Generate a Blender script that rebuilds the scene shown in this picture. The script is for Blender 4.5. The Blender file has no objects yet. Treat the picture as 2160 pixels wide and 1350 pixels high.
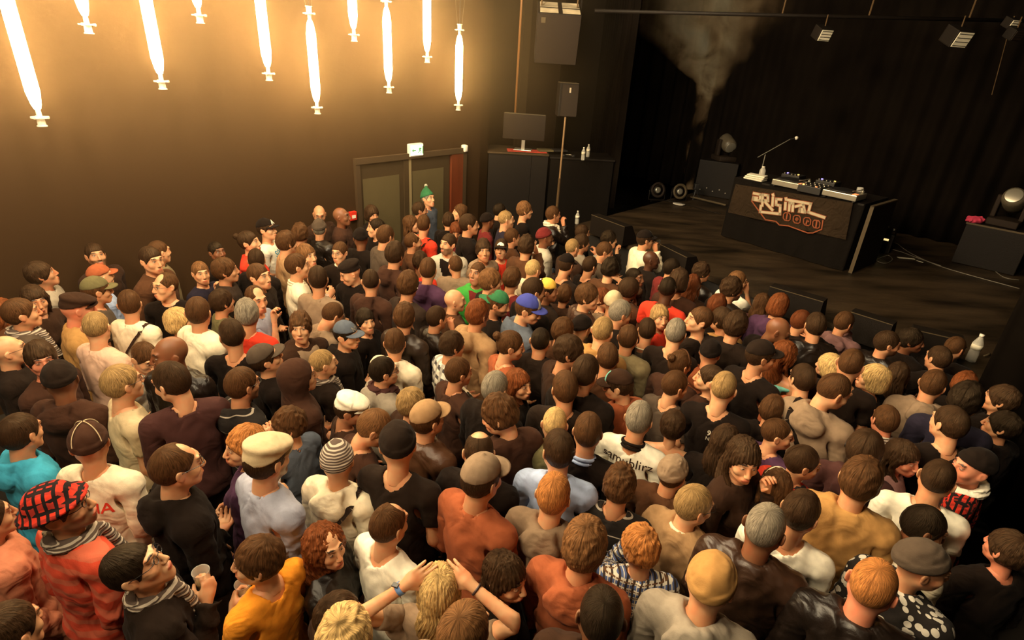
import bpy, bmesh, math, random
import numpy as np
from mathutils import Vector, Matrix, noise as mnoise
SC = bpy.context.scene
COL = SC.collection
PI = math.pi
# ---------------------------------------------------------------- camera (on the balcony, looking down)
TH, RO, FP = math.radians(25.4), math.radians(3.7), 1187.0
CAM = np.array([0.0, 0.0, 3.70])
Fw = np.array([0, math.cos(TH), -math.sin(TH)])
_r0 = np.array([1.0, 0, 0]); _u0 = np.array([0, math.sin(TH), math.cos(TH)])
Rt = math.cos(RO) * _r0 + math.sin(RO) * _u0
Up = math.cos(RO) * _u0 - math.sin(RO) * _r0
cd = bpy.data.cameras.new('camera'); cam = bpy.data.objects.new('camera', cd); COL.objects.link(cam)
cd.sensor_width = 36.0; cd.lens = FP / 2160.0 * 36.0; cd.clip_end = 200; cd.clip_start = .05
cam.matrix_world = Matrix(((Rt[0], Up[0], -Fw[0], CAM[0]), (Rt[1], Up[1], -Fw[1], CAM[1]),
                           (Rt[2], Up[2], -Fw[2], CAM[2]), (0, 0, 0, 1)))
SC.camera = cam
# ---------------------------------------------------------------- view, world
SC.view_settings.view_transform = 'Standard'
SC.view_settings.look = 'None'
SC.view_settings.exposure = 0.0
SC.view_settings.gamma = 1.0
SC.view_settings.use_curve_mapping = False
wd = bpy.data.worlds.new('world'); SC.world = wd; wd.use_nodes = True
wd.node_tree.nodes['Background'].inputs[0].default_value = (0.0, 0.0, 0.0, 1)
wd.node_tree.nodes['Background'].inputs[1].default_value = 0.0
try:
    SC.cycles.use_denoising = True
    SC.cycles.denoiser = 'OPENIMAGEDENOISE'
    SC.cycles.max_bounces = 5
    SC.cycles.diffuse_bounces = 2
    SC.cycles.glossy_bounces = 2
    SC.cycles.transmission_bounces = 4
    SC.cycles.volume_bounces = 0
    SC.cycles.transparent_max_bounces = 8
    SC.cycles.sample_clamp_indirect = 4.0
    SC.cycles.volume_step_rate = 0.6
    SC.cycles.volume_max_steps = 96
    SC.cycles.use_adaptive_sampling = True
    SC.cycles.adaptive_threshold = 0.03
except Exception:
    pass
TUBE_POWER = 60.0
HALL_POWER = 345.0
WARM = (1.0, 0.80, 0.51)

# ---------------------------------------------------------------- picture point -> place in the hall
def ray(px, py):
    return Fw + ((px - 1080) / FP) * Rt - ((py - 675) / FP) * Up
def onz(px, py, z):
    d = ray(px, py); return CAM + d * (z - CAM[2]) / d[2]
def onp(px, py, p, n):
    d = ray(px, py); p = np.array(p, float); n = np.array(n, float)
    return CAM + d * np.dot(p - CAM, n) / np.dot(d, n)
def xyof(px, py, z):
    p = onz(px, py, z); return p[0], p[1]
def zat(px, py, x, y):
    "height of the sight line through a point of the picture, where it passes closest over (x, y)"
    d = ray(px, py); k = (x * d[0] + y * d[1]) / (d[0] ** 2 + d[1] ** 2); return CAM[2] + d[2] * k

# ---------------------------------------------------------------- helpers
def tag(o, label=None, cat=None, group=None, kind=None):
    if label: o['label'] = label
    if cat: o['category'] = cat
    if group: o['group'] = group
    if kind: o['kind'] = kind
    return o
def empty(name, loc=(0, 0, 0), rz=0.0, label=None, cat=None, group=None):
    o = bpy.data.objects.new(name, None); COL.objects.link(o)
    o.location = loc; o.rotation_euler = (0, 0, rz); o.empty_display_size = .1
    return tag(o, label, cat, group)
def mesh_obj(name, V, F, mats, parent=None, smooth=True, midx=None, loc=None, rz=0.0):
    me = bpy.data.meshes.new(name)
    V = np.asarray(V, dtype=np.float32)
    if isinstance(F, np.ndarray):
        me.vertices.add(len(V)); me.vertices.foreach_set('co', V.ravel())
        k = F.shape[1]
        me.loops.add(F.size); me.loops.foreach_set('vertex_index', F.astype(np.int32).ravel())
        me.polygons.add(len(F)); me.polygons.foreach_set('loop_start', np.arange(0, F.size, k, dtype=np.int32))
    else:
        me.from_pydata([tuple(v) for v in V], [], [tuple(f) for f in F])
    if not isinstance(mats, (list, tuple)): mats = [mats]
    for m in mats: me.materials.append(m)
    if midx is not None: me.polygons.foreach_set('material_index', np.asarray(midx, dtype=np.int32))
    if smooth: me.polygons.foreach_set('use_smooth', np.ones(len(me.polygons), dtype=bool))
    me.update(calc_edges=True); me.validate()
    o = bpy.data.objects.new(name, me); COL.objects.link(o)
    if parent is not None: o.parent = parent
    if loc is not None: o.location = loc
    if rz: o.rotation_euler = (0, 0, rz)
    return o
class MB:
    "collects simple shapes into one mesh"
    def __init__(s): s.v = []; s.f = []; s.mi = []; s.cur = 0
    def add(s, V, F):
        b = len(s.v); s.v += [tuple(map(float, v)) for v in V]
        s.f += [tuple(i + b for i in f) for f in F]; s.mi += [s.cur] * len(F)
    def hexa(s, c8):
        s.add(c8, [(0, 3, 2, 1), (4, 5, 6, 7), (0, 1, 5, 4), (1, 2, 6, 5), (2, 3, 7, 6), (3, 0, 4, 7)])
    def box(s, x0, x1, y0, y1, z0, z1, M=None, bev=0.0):
        P = [(x0, y0, z0), (x1, y0, z0), (x1, y1, z0), (x0, y1, z0), (x0, y0, z1), (x1, y0, z1), (x1, y1, z1), (x0, y1, z1)]
        if bev:
            bm = bmesh.new(); vs = [bm.verts.new(p) for p in P]
            for f in [(0, 3, 2, 1), (4, 5, 6, 7), (0, 1, 5, 4), (1, 2, 6, 5), (2, 3, 7, 6), (3, 0, 4, 7)]: bm.faces.new([vs[i] for i in f])
            bmesh.ops.bevel(bm, geom=bm.edges[:], offset=bev, segments=2, affect='EDGES', profile=.6)
            bm.verts.index_update()
            P = [tuple(v.co) for v in bm.verts]; Fs = [[v.index for v in f.verts] for f in bm.faces]; bm.free()
        else:
            Fs = [(0, 3, 2, 1), (4, 5, 6, 7), (0, 1, 5, 4), (1, 2, 6, 5), (2, 3, 7, 6), (3, 0, 4, 7)]
        if M is not None: P = [tuple(M @ Vector(p)) for p in P]
        s.add(P, Fs)
    def tube(s, pts, r, n=8, caps=True, M=None):
        pts = [Vector(p) for p in pts]
        if not isinstance(r, (list, tuple)): r = [r] * len(pts)
        V = []; F = []
        t0 = (pts[1] - pts[0]).normalized()
        ref = Vector((0, 0, 1)) if abs(t0.z) < .9 else Vector((1, 0, 0))
        u = t0.cross(ref).normalized()
        for i, p in enumerate(pts):
            t = (pts[min(i + 1, len(pts) - 1)] - pts[max(i - 1, 0)]).normalized()
            u = (u - t * u.dot(t)).normalized(); w = t.cross(u)
            for k in range(n):
                a = 2 * PI * k / n; V.append(p + (u * math.cos(a) + w * math.sin(a)) * r[i])
        for i in range(len(pts) - 1):
            for k in range(n):
                F.append((i * n + k, i * n + (k + 1) % n, (i + 1) * n + (k + 1) % n, (i + 1) * n + k))
        if caps:
            F.append(tuple(range(n))[::-1]); F.append(tuple((len(pts) - 1) * n + k for k in range(n)))
        if M is not None: V = [M @ v for v in V]
        s.add(V, F)
    def lathe(s, prof, n=20, M=None, cap=True):
        V = []; F = []
        for (r, z) in prof:
            for k in range(n):
                a = 2 * PI * k / n; V.append(Vector((r * math.cos(a), r * math.sin(a), z)))
        m = len(prof)
        for i in range(m - 1):
            for k in range(n):
                F.append((i * n + k, i * n + (k + 1) % n, (i + 1) * n + (k + 1) % n, (i + 1) * n + k))
        if cap:
            F.append(tuple(range(n))[::-1]); F.append(tuple((m - 1) * n + k for k in range(n)))
        if M is not None: V = [M @ v for v in V]
        s.add(V, F)
    def quad(s, a, b, c, d): s.add([a, b, c, d], [(0, 1, 2, 3)])
    def build(s, name, mat, parent=None, smooth=False, **k):
        return mesh_obj(name, s.v, s.f, mat, parent, smooth, s.mi, **k)

_MC = {}
def mat(name, col, rough=.7, metal=0.0, spec=.4, noise=0.0, nscale=8.0, bump=0.0, bscale=40.0, emit=None, estr=0.0, trans=0.0, alpha=1.0, sheen=0.0, stretch=None, coord='Object', wrinkle=0.0):
    if name in _MC: return _MC[name]
    m = bpy.data.materials.new(name); m.use_nodes = True; nt = m.node_tree; N = nt.nodes; L = nt.links
    b = N['Principled BSDF']
    b.inputs['Base Color'].default_value = (*col, 1); b.inputs['Roughness'].default_value = rough
    b.inputs['Metallic'].default_value = metal; b.inputs['Specular IOR Level'].default_value = spec
    if trans: b.inputs['Transmission Weight'].default_value = trans
    if alpha < 1: b.inputs['Alpha'].default_value = alpha
    if sheen: b.inputs['Sheen Weight'].default_value = sheen
    if emit is not None:
        b.inputs['Emission Color'].default_value = (*emit, 1); b.inputs['Emission Strength'].default_value = estr
    tc = None
    if noise or bump or wrinkle:
        tc = N.new('ShaderNodeTexCoord'); mp = N.new('ShaderNodeMapping'); L.new(tc.outputs[coord], mp.inputs[0])
        if stretch: mp.inputs['Scale'].default_value = stretch
    if noise:
        n = N.new('ShaderNodeTexNoise'); n.inputs['Scale'].default_value = nscale; n.inputs['Detail'].default_value = 5
        L.new(mp.outputs[0], n.inputs[0])
        mr = N.new('ShaderNodeMapRange'); mr.inputs[1].default_value = .3; mr.inputs[2].default_value = .7
        mr.inputs[3].default_value = 1 - noise; mr.inputs[4].default_value = 1 + noise
        L.new(n.outputs[0], mr.inputs[0])
        mx = N.new('ShaderNodeVectorMath'); mx.operation = 'SCALE'; mx.inputs[0].default_value = col
        L.new(mr.outputs[0], mx.inputs[3]); L.new(mx.outputs[0], b.inputs['Base Color'])
    last = None
    if wrinkle:
        n2 = N.new('ShaderNodeTexNoise'); n2.inputs['Scale'].default_value = 6; n2.inputs['Detail'].default_value = 1.5; n2.inputs['Distortion'].default_value = 2.2
        L.new(mp.outputs[0], n2.inputs[0]); bp = N.new('ShaderNodeBump'); bp.inputs['Strength'].default_value = wrinkle; bp.inputs['Distance'].default_value = .03
        L.new(n2.outputs[0], bp.inputs['Height']); last = bp
    if bump:
        n2 = N.new('ShaderNodeTexNoise'); n2.inputs['Scale'].default_value = bscale; n2.inputs['Detail'].default_value = 4
        L.new(mp.outputs[0], n2.inputs[0]); bp = N.new('ShaderNodeBump'); bp.inputs['Strength'].default_value = bump; bp.inputs['Distance'].default_value = .01
        L.new(n2.outputs[0], bp.inputs['Height'])
        if last: L.new(last.outputs[0], bp.inputs['Normal'])
        last = bp
    if last: L.new(last.outputs[0], b.inputs['Normal'])
    _MC[name] = m; return m

# ---------------------------------------------------------------- the hanging tube lamps: they are the light of the hall
WP = onz(745, 345, 2.15) * np.array([1, 1, 0]); WD = onz(975, 320, 2.15) * np.array([1, 1, 0]) - WP; WD = WD / np.linalg.norm(WD); WN = np.array([WD[1], -WD[0], 0.0])
def wallp(px, py, off=0.0): return onp(px, py, WP + WN * off, WN)
M_TUBE = mat('glowing_tube', (1, .9, .7), rough=.5, emit=(1.0, .68, .30), estr=TUBE_POWER)
M_TUBEH = mat('glowing_tube_above_the_crowd', (1, .9, .7), rough=.5, emit=WARM, estr=HALL_POWER)
M_CLEAR = mat('clear_plastic_cap', (.9, .85, .7), rough=.15, spec=.6, alpha=.75)
M_WIRE = mat('black_cable', (.02, .018, .015), rough=.6)
M_HANG = mat('steel_wire', (.35, .3, .2), rough=.4, metal=.8)
def tube_lamp(x, y, z0, length, label, m=M_TUBE, zc=6.6, wires=True):
    t = empty('tube_lamp', (x, y, z0), 0.0, label, 'lamp', 'glowing tube lamps hung from the ceiling')
    r = .054  # widened and tapered, so the shape takes in the glare round the tube
    b = MB(); b.lathe([(.012, 0), (.026, .015), (.038, .05), (r, .15), (r, length - .15), (.038, length - .05), (.026, length - .015), (.012, length)], 14)
    b.build('glass_tube_with_glare', m, t, True)
    for nm, s_, z in (('lower_fitting', -1, 0.0), ('upper_fitting', 1, length)):
        b = MB()
        b.lathe([(.020, z), (.022, z + s_ * .05), (.070, z + s_ * .052), (.070, z + s_ * .064), (.030, z + s_ * .066), (.032, z + s_ * .12), (.040, z + s_ * .125), (.040, z + s_ * .133)], 14)
        for k in range(3):
            a = k * 2.1 + .5; b.box(-.008, .008, -.008, .008, -.012, .012, Matrix.Translation((.055 * math.cos(a), .055 * math.sin(a), z + s_ * .058)))
        b.build(nm, M_CLEAR, t, False)
    b = MB(); b.tube([(0, 0, length + .13), (.004, 0, length + 1.0), (0, .002, zc - z0)], .004, 5)
    b.build('supply_cable', M_WIRE, t)
    if wires:
        b = MB()
        for sx in (-1, 1): b.tube([(sx * .03, 0, length + .1), (sx * .28, sx * .03, zc - z0)], .0018, 4)
        b.build('hanging_wire', M_HANG, t)
    return t
TUBES = [(80, 233, 1.02, 'leftmost glowing tube lamp, low and leaning from the left edge'),
         (180, 36, .9, 'second glowing tube from the left, only its lower end showing'),
         (338, 158, .9, 'third glowing tube from the left, long, hanging over the blank wall'),
         (418, 18, .9, 'fourth glowing tube from the left, shortest stub at the top edge'),
         (565, 143, .9, 'fifth glowing tube from the left, between a short stub and a full tube'),
         (668, 216, .89, 'glowing tube lamp shown whole left of the door, cap at both ends'),
         (746, 62, .9, 'high glowing tube stub in the middle with its cap near the top'),
         (820, 174, .88, 'glowing tube lamp hanging left of the lit exit sign'),
         (901, 110, .9, 'high glowing tube lamp hanging straight above the exit sign'),
         (967, 213, .89, 'rightmost glowing tube lamp, nearest the hanging loudspeaker')]
for (px, py, ln, lb) in TUBES:
    p = wallp(px, py, .45)
    tube_lamp(p[0], p[1], p[2], ln, lb)
# more of the same lamps hang over the crowd, above the frame
HALL = [(-3.9, 3.0, 4.95), (-2.9, 4.4, 4.85), (-1.7, 5.6, 4.95), (-.6, 7.0, 5.0),
        (-3.5, 1.0, 4.8), (-2.2, 2.4, 4.9), (-1.0, 3.7, 4.85),
        (-2.6, -.6, 4.9), (-1.3, .7, 4.85), (.3, 2.0, 5.0)]
for (x, y, z) in HALL:
    tube_lamp(x, y, z, 1.1, 'glowing tube lamp hanging above the crowd, over the top of the photo', M_TUBEH, wires=False)
# ================================================================ the hall
M_WALL = mat('brown_painted_wall', (.040, .0205, .009), spec=.05, rough=.85, noise=.12, nscale=1.5, bump=.15, bscale=120, coord='Generated')
M_FLOOR = mat('dark_hall_floor', (.03, .025, .02), rough=.5, noise=.3, nscale=3)
M_DARK = mat('black_paint', (.010, .007, .005), spec=.05, rough=.9)
M_CEIL = mat('black_ceiling', (.01, .009, .008), rough=.9)
M_CURT = mat('black_molton_curtain', (.005, .0035, .0025), rough=1.0, spec=.02, noise=.3, nscale=2.0)
def struct(b, name, m, smooth=False):
    o = b.build(name, m, None, smooth); o['kind'] = 'structure'; return o
ZC = 6.6
ZS = 1.2          # stage height
b = MB(); b.box(-9, 10, -3, 16, -.2, 0); struct(b, 'floor', M_FLOOR)
b = MB(); b.box(-9, 10, -3, 16, ZC, ZC + .1); struct(b, 'ceiling', M_CEIL)
def slab(b, p, q, z0, z1, n, th):
    "vertical slab from p to q (xy), thickness th away from n"
    p = np.array(p[:2]); q = np.array(q[:2]); n = np.array(n[:2]) * th
    a = [(*p, z0), (*q, z0), (*(q - n), z0), (*(p - n), z0), (*p, z1), (*q, z1), (*(q - n), z1), (*(p - n), z1)]
    b.hexa(a)
corner = wallp(1030, 300)
wl0 = WP - WD * 9.0
b = MB(); slab(b, wl0, corner, 0, ZC, WN, .2); struct(b, 'wall_left', M_WALL)
# recess behind the corner: darker wall set back, with a lighter strip
rc0 = corner - WN * 1.0
M_WALL2 = mat('dark_brown_recess_wall', (.026, .0145, .007), spec=.05, rough=.9, noise=.15, nscale=2)
b = MB(); slab(b, corner, rc0, 0, ZC, WD, .2); slab(b, rc0, rc0 + WD * 3.2, 0, ZC, WN, .2)
struct(b, 'wall_recess', M_WALL2)
# rear wall of the building behind the stage curtain, right wall and the wall behind the balcony
b = MB(); b.box(-9, 10, 15.8, 16, 0, ZC); struct(b, 'wall_back', M_DARK)
b = MB(); b.box(9.8, 10, -3, 16, 0, ZC); struct(b, 'wall_right', M_DARK)
b = MB(); b.box(-9, 10, -3, -2.8, 0, ZC); struct(b, 'wall_front', M_DARK)
# ---- double door in the left wall
M_FRAME = mat('door_frame_paint', (.055, .034, .018), spec=.15, rough=.6)
M_PANEL = mat('door_olive_panel', (.095, .072, .034), spec=.1, rough=.6, noise=.08, nscale=3)
M_STILE = mat('door_brown_leaf', (.05, .032, .016), spec=.1, rough=.6)
M_REDW = mat('red_brown_wood', (.13, .026, .008), rough=.5, noise=.3, nscale=6, stretch=(1, 1, .1))
M_BRASS = mat('pale_metal_strip', (.55, .42, .22), rough=.35, metal=.6)
def ws(px): return float(np.dot(wallp(px, 330) - WP, WD))
def wbox(b, s0, s1, z0, z1, o0, o1):
    P = lambda s, o, z: tuple(WP + WD * s + WN * o + np.array([0, 0, z]))
    b.hexa([P(s0, o0, z0), P(s1, o0, z0), P(s1, o1, z0), P(s0, o1, z0), P(s0, o0, z1), P(s1, o0, z1), P(s1, o1, z1), P(s0, o1, z1)])
dz = 2.14; s0, s1 = 0.0, ws(975)
door = empty('door_1', (0, 0, 0)); door['kind'] = 'structure'
b = MB(); wbox(b, s0 - .0, s0 + .07, 0, dz, 0, .06); wbox(b, s1 - .03, s1 + .05, 0, dz, 0, .06); wbox(b, s0 - .0, s1 + .05, dz, dz + .08, 0, .07); b.build('door_frame', M_FRAME, door)
sm = ws(848)
b = MB(); wbox(b, s0 + .07, sm, .01, dz, .0, .025); lf = b.build('door_leaf', M_STILE, door)
b = MB(); wbox(b, s0 + .12, ws(838), .12, dz - .22, .026, .032); b.build('panel', M_PANEL, lf)
b = MB(); wbox(b, ws(863), ws(946), .01, dz, .0, .025); lf = b.build('door_leaf', M_STILE, door)
b = MB(); wbox(b, ws(866), ws(933), .12, dz - .2, .026, .032); b.build('panel', M_PANEL, lf)
b = MB(); wbox(b, sm, ws(858), .01, dz, .0, .045); b.build('centre_stile', M_STILE, door)
b = MB(); wbox(b, ws(858), ws(863), .01, dz, .0, .05); b.build('edge_strip', M_BRASS, door)
b = MB(); wbox(b, ws(948), ws(972), .01, dz, .0, .06); b.build('side_panel', M_REDW, door)
# ---- lit exit sign
M_SIGN = mat('lit_sign_face', (.9, .9, .8), rough=.4, emit=(1.0, .95, .72), estr=1.5)
M_PLAST = mat('white_plastic', (.8, .72, .6), rough=.4)
M_GREEN = mat('green_sign_mark', (.05, .3, .08), rough=.5, emit=(.1, .45, .12), estr=.15)
sg = empty('exit_sign', tuple(wallp(876, 316, .05)), 0, 'lit white exit sign with green figure on the wall over the double door', 'sign')
ang = math.atan2(WD[1], WD[0])
Rw = Matrix.Rotation(ang, 4, 'Z')
Rs = Rw @ Matrix.Scale(.72, 4)
b = MB(); b.box(-.19, .19, -.05, .05, -.135, .135, Rs, bev=.03); b.build('sign_housing', M_PLAST, sg)
b = MB(); b.box(-.165, .165, -.062, -.045, -.105, .105, Rs, bev=.006); b.build('sign_face', M_SIGN, sg)
b = MB()     # running figure, arrow and doorway
def sgn(pts, r=.006): b.tube([Rs @ Vector((x, -.066, z)) for x, z in pts], r, 5)
sgn([(.075, .05), (.07, .0)], .012); sgn([(.07, 0), (.10, -.03), (.095, -.075)]); sgn([(.07, 0), (.045, -.04), (.02, -.05)])
sgn([(.075, .045), (.11, .02)]); sgn([(.073, .04), (.04, .02)]); sgn([(.083, .07), (.085, .075)], .013)
sgn([(.13, -.08), (.13, .08), (.155, .08), (.155, -.08)], .005)
sgn([(-.13, 0), (-.04, 0)], .007); sgn([(-.1, .03), (-.13, 0), (-.1, -.03)], .007)
b.build('figure_and_arrow', M_GREEN, sg)
p = wallp(980, 313, .05)
o = empty('wall_sensor', tuple(p), 0, 'small white half-round sensor on the wall right of the exit sign', 'sensor')
b = MB(); b.box(-.045, .045, -.05, .05, -.06, .06, Rw, bev=.03); b.build('sensor_cover', M_PLAST, o, True)
# ---- red call point by the door
M_RED = mat('red_plastic', (.62, .03, .015), rough=.4)
p = wallp(744, 455, .04)
o = empty('fire_alarm_box', tuple(p), 0, 'small red fire alarm call point on the wall left of the door', 'alarm box')
b = MB(); b.box(-.055, .055, -.03, .03, -.065, .065, Rw, bev=.012); b.build('alarm_housing', M_RED, o)
b = MB(); b.box(-.03, .03, -.036, -.025, -.03, .015, Rw); b.build('break_glass', M_PLAST, o)
# ---- orange-brown pipe and pale batten in the recess
M_PIPE = mat('orange_brown_pipe', (.55, .22, .06), rough=.45)
M_BATTEN = mat('brown_batten', (.08, .048, .022), spec=.1, rough=.8)
def recp(px, py, off=0.0): return onp(px, py, rc0 + WN * off, WN)
p = recp(1087, 232, .35)
b = MB(); b.tube([(p[0], p[1], 2.2), (p[0], p[1], ZC)], .022, 10)
tag(b.build('pipe', M_PIPE, None, True), 'thin orange-brown pipe running up the wall behind the monitor', 'pipe')
p = recp(1100, 200, .05)
b = MB(); b.box(-.11, .11, -.05, .05, 0, ZC - 1.4, Matrix.Translation((p[0], p[1], 1.4)) @ Rw)
tag(b.build('wall_batten', M_BATTEN, None), 'brown vertical batten on the wall beside the orange pipe', 'batten')
# ---- stage
M_STAGE = mat('black_stage_floor_with_highlights', (.030, .019, .010), spec=.25, rough=.45, noise=.75, nscale=2.2, bump=.6, bscale=14, stretch=(.5, 1.6, 1))  # strong patchy noise puts the floor's highlights into the colour
M_STFR = mat('stage_front_black', (.014, .011, .009), rough=.7)
e0 = onz(1213, 474, ZS); e1 = onz(2062, 800, ZS); bl = onz(1287, 454, ZS)
sd = (e1 - e0) / np.linalg.norm(e1 - e0)
e1b = e1 + sd * 1.6
blb = bl + (bl - e0) / np.linalg.norm(bl - e0) * 5.0
far = e1b + (blb - e0) * 1.1
b = MB(); b.hexa([(*e0[:2], ZS - .06), (*e1b[:2], ZS - .06), (*far[:2], ZS - .06), (*blb[:2], ZS - .06), (*e0[:2], ZS), (*e1b[:2], ZS), (*far[:2], ZS), (*blb[:2], ZS)])
struct(b, 'stage_floor', M_STAGE)
sn = np.array([-sd[1], sd[0], 0.0]); sn = sn if sn[1] > 0 else -sn
b = MB(); slab(b, e0 + sn * .03, e1b + sn * .03, 0, ZS - .06, -sn, .05); struct(b, 'stage_front', M_STFR)
# stage curtains: hung in folds
def curtain(name, pts, z0, z1, amp=.07, wl=.32, seg=.035, seed=1):
    rnd = random.Random(seed); P = []; L = 0
    for a, c in zip(pts[:-1], pts[1:]):
        a = np.array(a[:2]); c = np.array(c[:2]); d = c - a; l = np.linalg.norm(d); n = np.array([-d[1], d[0]]) / l
        k = int(l / seg)
        for i in range(k):
            t = i / k; s = L + t * l
            w = math.sin(s / wl * 2 * PI + 1.3 * math.sin(s * 1.7 + seed)) * amp * (.7 + .3 * math.sin(s * .9))
            P.append((a + d * t, n, w))
        L += l
    nz = 9; V = []; F = []; m = len(P)
    for j in range(nz):
        z = z0 + (z1 - z0) * j / (nz - 1)
        for i, (q, n, w) in enumerate(P):
            x, y = q + n * w * (1.15 - .5 * j / (nz - 1)); V.append((x, y, z))
    for j in range(nz - 1):
        for i in range(m - 1):
            F.append((j * m + i, j * m + i + 1, (j + 1) * m + i + 1, (j + 1) * m + i))
    o = mesh_obj(name, V, F, M_CURT, None, True)
    md = o.modifiers.new('thickness', 'SOLIDIFY'); md.thickness = .006
    return o
cb0 = onz(1400, 415, ZS) + np.array([-1.2, 2.6, 0]); cb1 = np.array([9.6, 7.4, 0])
o = curtain('stage_curtain', [cb0, cb1], ZS + .02, ZC, seed=2); tag(o, 'black pleated curtain closing the back of the stage', 'curtain')
o = curtain('stage_curtain', [blb + np.array([-.2, .1, 0]) - (blb - bl) * .92, cb0 + np.array([-.1, .2, 0])], ZS + .02, ZC, seed=5)
tag(o, 'black curtain at the left side of the stage, behind the mixing desk', 'curtain')
q0 = onz(2066, 812, ZS) - sn * .12
q1 = q0 + sd * 3.6 - sn * .2
o = curtain('stage_curtain', [q0, q1], .02, ZC, amp=.05, seed=9); tag(o, 'black drape hanging at the right front edge of the stage', 'curtain')
# ================================================================ things on and round the stage
Zt = Matrix.Translation
M_BOX = mat('black_box_vinyl', (.008, .0052, .0034), spec=.18, rough=.6, bump=.2, bscale=90)
M_GRILL = mat('dark_speaker_grille', (.018, .0105, .006), spec=.2, rough=.6, bump=.5, bscale=400)
M_EDGE = mat('pale_edge', (.07, .050, .027), spec=.2, rough=.6)  # pale tone for edge strips, tops and small fittings
M_PAPER = mat('cream_paper', (.72, .65, .5), rough=.8)
M_CLOTHB = mat('black_cotton_drape', (.005, .0035, .0025), spec=.1, rough=.95, wrinkle=.3)
M_BANNER = mat('dark_brown_banner', (.024, .0145, .0075), spec=.1, rough=.85, noise=.2, nscale=3, wrinkle=.9)
M_LOGO = mat('banner_cream_print', (.44, .35, .23), rough=.8)
M_LOGOE = mat('banner_orange_outline', (.24, .06, .02), rough=.8)
M_SILV = mat('silver_metal', (.42, .38, .30), rough=.3, metal=.7)
M_LEDB = mat('blue_led', (.1, .1, .8), emit=(.25, .2, 1.0), estr=5)
M_LEDO = mat('amber_led', (.9, .5, .1), emit=(1.0, .55, .12), estr=2.5)
M_LEDR = mat('red_led', (.9, .2, .1), emit=(1.0, .22, .06), estr=1.6)
M_WATER = mat('clear_bottle', (.62, .58, .5), rough=.08, spec=.8, alpha=.5)
M_REDCL = mat('red_cloth', (.38, .035, .015), rough=.9)
def frame3(o, u, v=None):
    "matrix with origin o, x along u (level), z up, y away"
    u = np.array(u, float); u[2] = 0; u /= np.linalg.norm(u); w = np.array([-u[1], u[0], 0])
    return Matrix(((u[0], w[0], 0, o[0]), (u[1], w[1], 0, o[1]), (u[2], w[2], 1, o[2]), (0, 0, 0, 1)))
def bottle(p, label, h=.22, r=.033, cat='bottle'):
    t = empty('water_bottle', tuple(p), 0, label, cat)
    b = MB(); b.lathe([(r * .8, 0), (r, .01), (r, h * .35), (r * .94, h * .4), (r, h * .45), (r, h * .68), (r * .45, h * .88), (r * .38, h * .93)], 14); b.build('bottle_body', M_WATER, t, True)
    b = MB(); b.lathe([(r * .46, h * .92), (r * .46, h)], 12); b.build('cap', M_PLAST, t, True)
    b = MB(); b.lathe([(r * 1.03, h * .46), (r * 1.03, h * .64)], 14); b.build('paper_label', M_PAPER, t, True)
    return t
# ---- DJ table under a black drape with the banner
tb0 = onz(1527, 497, ZS); tb1 = onz(1775, 570, ZS); u = tb1 - tb0; TL = np.linalg.norm(u); u = u / TL
zt = .5 * (zat(1550, 375, *tb0[:2]) + zat(1803, 425, *tb1[:2])) - ZS
MT = frame3(tb0, u); TDp = .85
tab = empty('dj_table', (0, 0, 0), 0, 'long table on the stage draped in black with a printed banner in front', 'table'); tab.matrix_world = MT
b = MB(); b.box(-.02, TL + .02, -.02, TDp, zt - .03, zt, bev=.006); b.build('tabletop', M_BOX, tab)
nn = 60; V = []; F = []
path = [(x, -.03 - .012 * math.sin(x * 9) - .01 * math.sin(x * 23), 0) for x in np.linspace(-.03, TL + .03, nn)]
path = [(-.03 - .01 * math.sin(y * 12), y, 0) for y in np.linspace(TDp, 0, 14)] + path + [(TL + .03 + .01 * math.sin(y * 12), y, 0) for y in np.linspace(0, TDp, 14)]
for z in (0.01, zt * .5, zt + .002):
    for (x, y, _) in path: V.append((x * (1 + 0), y - (.03 * (1 - z / zt) if y < 0 else 0), z))
m_ = len(path)
for j in range(2):
    for i in range(m_ - 1): F.append((j * m_ + i, j * m_ + i + 1, (j + 1) * m_ + i + 1, (j + 1) * m_ + i))
o = mesh_obj('drape', V, F, M_CLOTHB, tab, True)
for (x, y) in ((.05, .05), (TL - .05, .05), (.05, TDp - .06), (TL - .05, TDp - .06)):
    b = MB(); b.box(x - .02, x + .02, y - .02, y + .02, 0, zt - .03); b.build('leg', M_BOX, tab)
# banner: hangs over the upper two thirds of the front
def front_pt(px, py, off=-.075):
    n = MT.to_3x3() @ Vector((0, 1, 0)); p0 = MT @ Vector((0, off, 0))
    return MT.inverted() @ Vector(onp(px, py, p0, n))
bn = [front_pt(*q) for q in ((1552, 388), (1799, 428), (1783, 506), (1536, 448))]
b = MB(); N_ = 14
grid = {}
for i in range(N_ + 1):
    for j in range(7):
        s_, t_ = i / N_, j / 6
        p = (bn[0] * (1 - s_) + bn[1] * s_) * (1 - t_) + (bn[3] * (1 - s_) + bn[2] * s_) * t_
        grid[i, j] = (p.x, p.y - .012 * math.sin(s_ * 22 + t_ * 2) * abs(2 * s_ - 1) ** 2, p.z)
V = [grid[i, j] for i in range(N_ + 1) for j in range(7)]
F = [(i * 7 + j, i * 7 + j + 1, (i + 1) * 7 + j + 1, (i + 1) * 7 + j) for i in range(N_) for j in range(6)]
banner = mesh_obj('banner', V, F, M_BANNER, tab, True)
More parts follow.
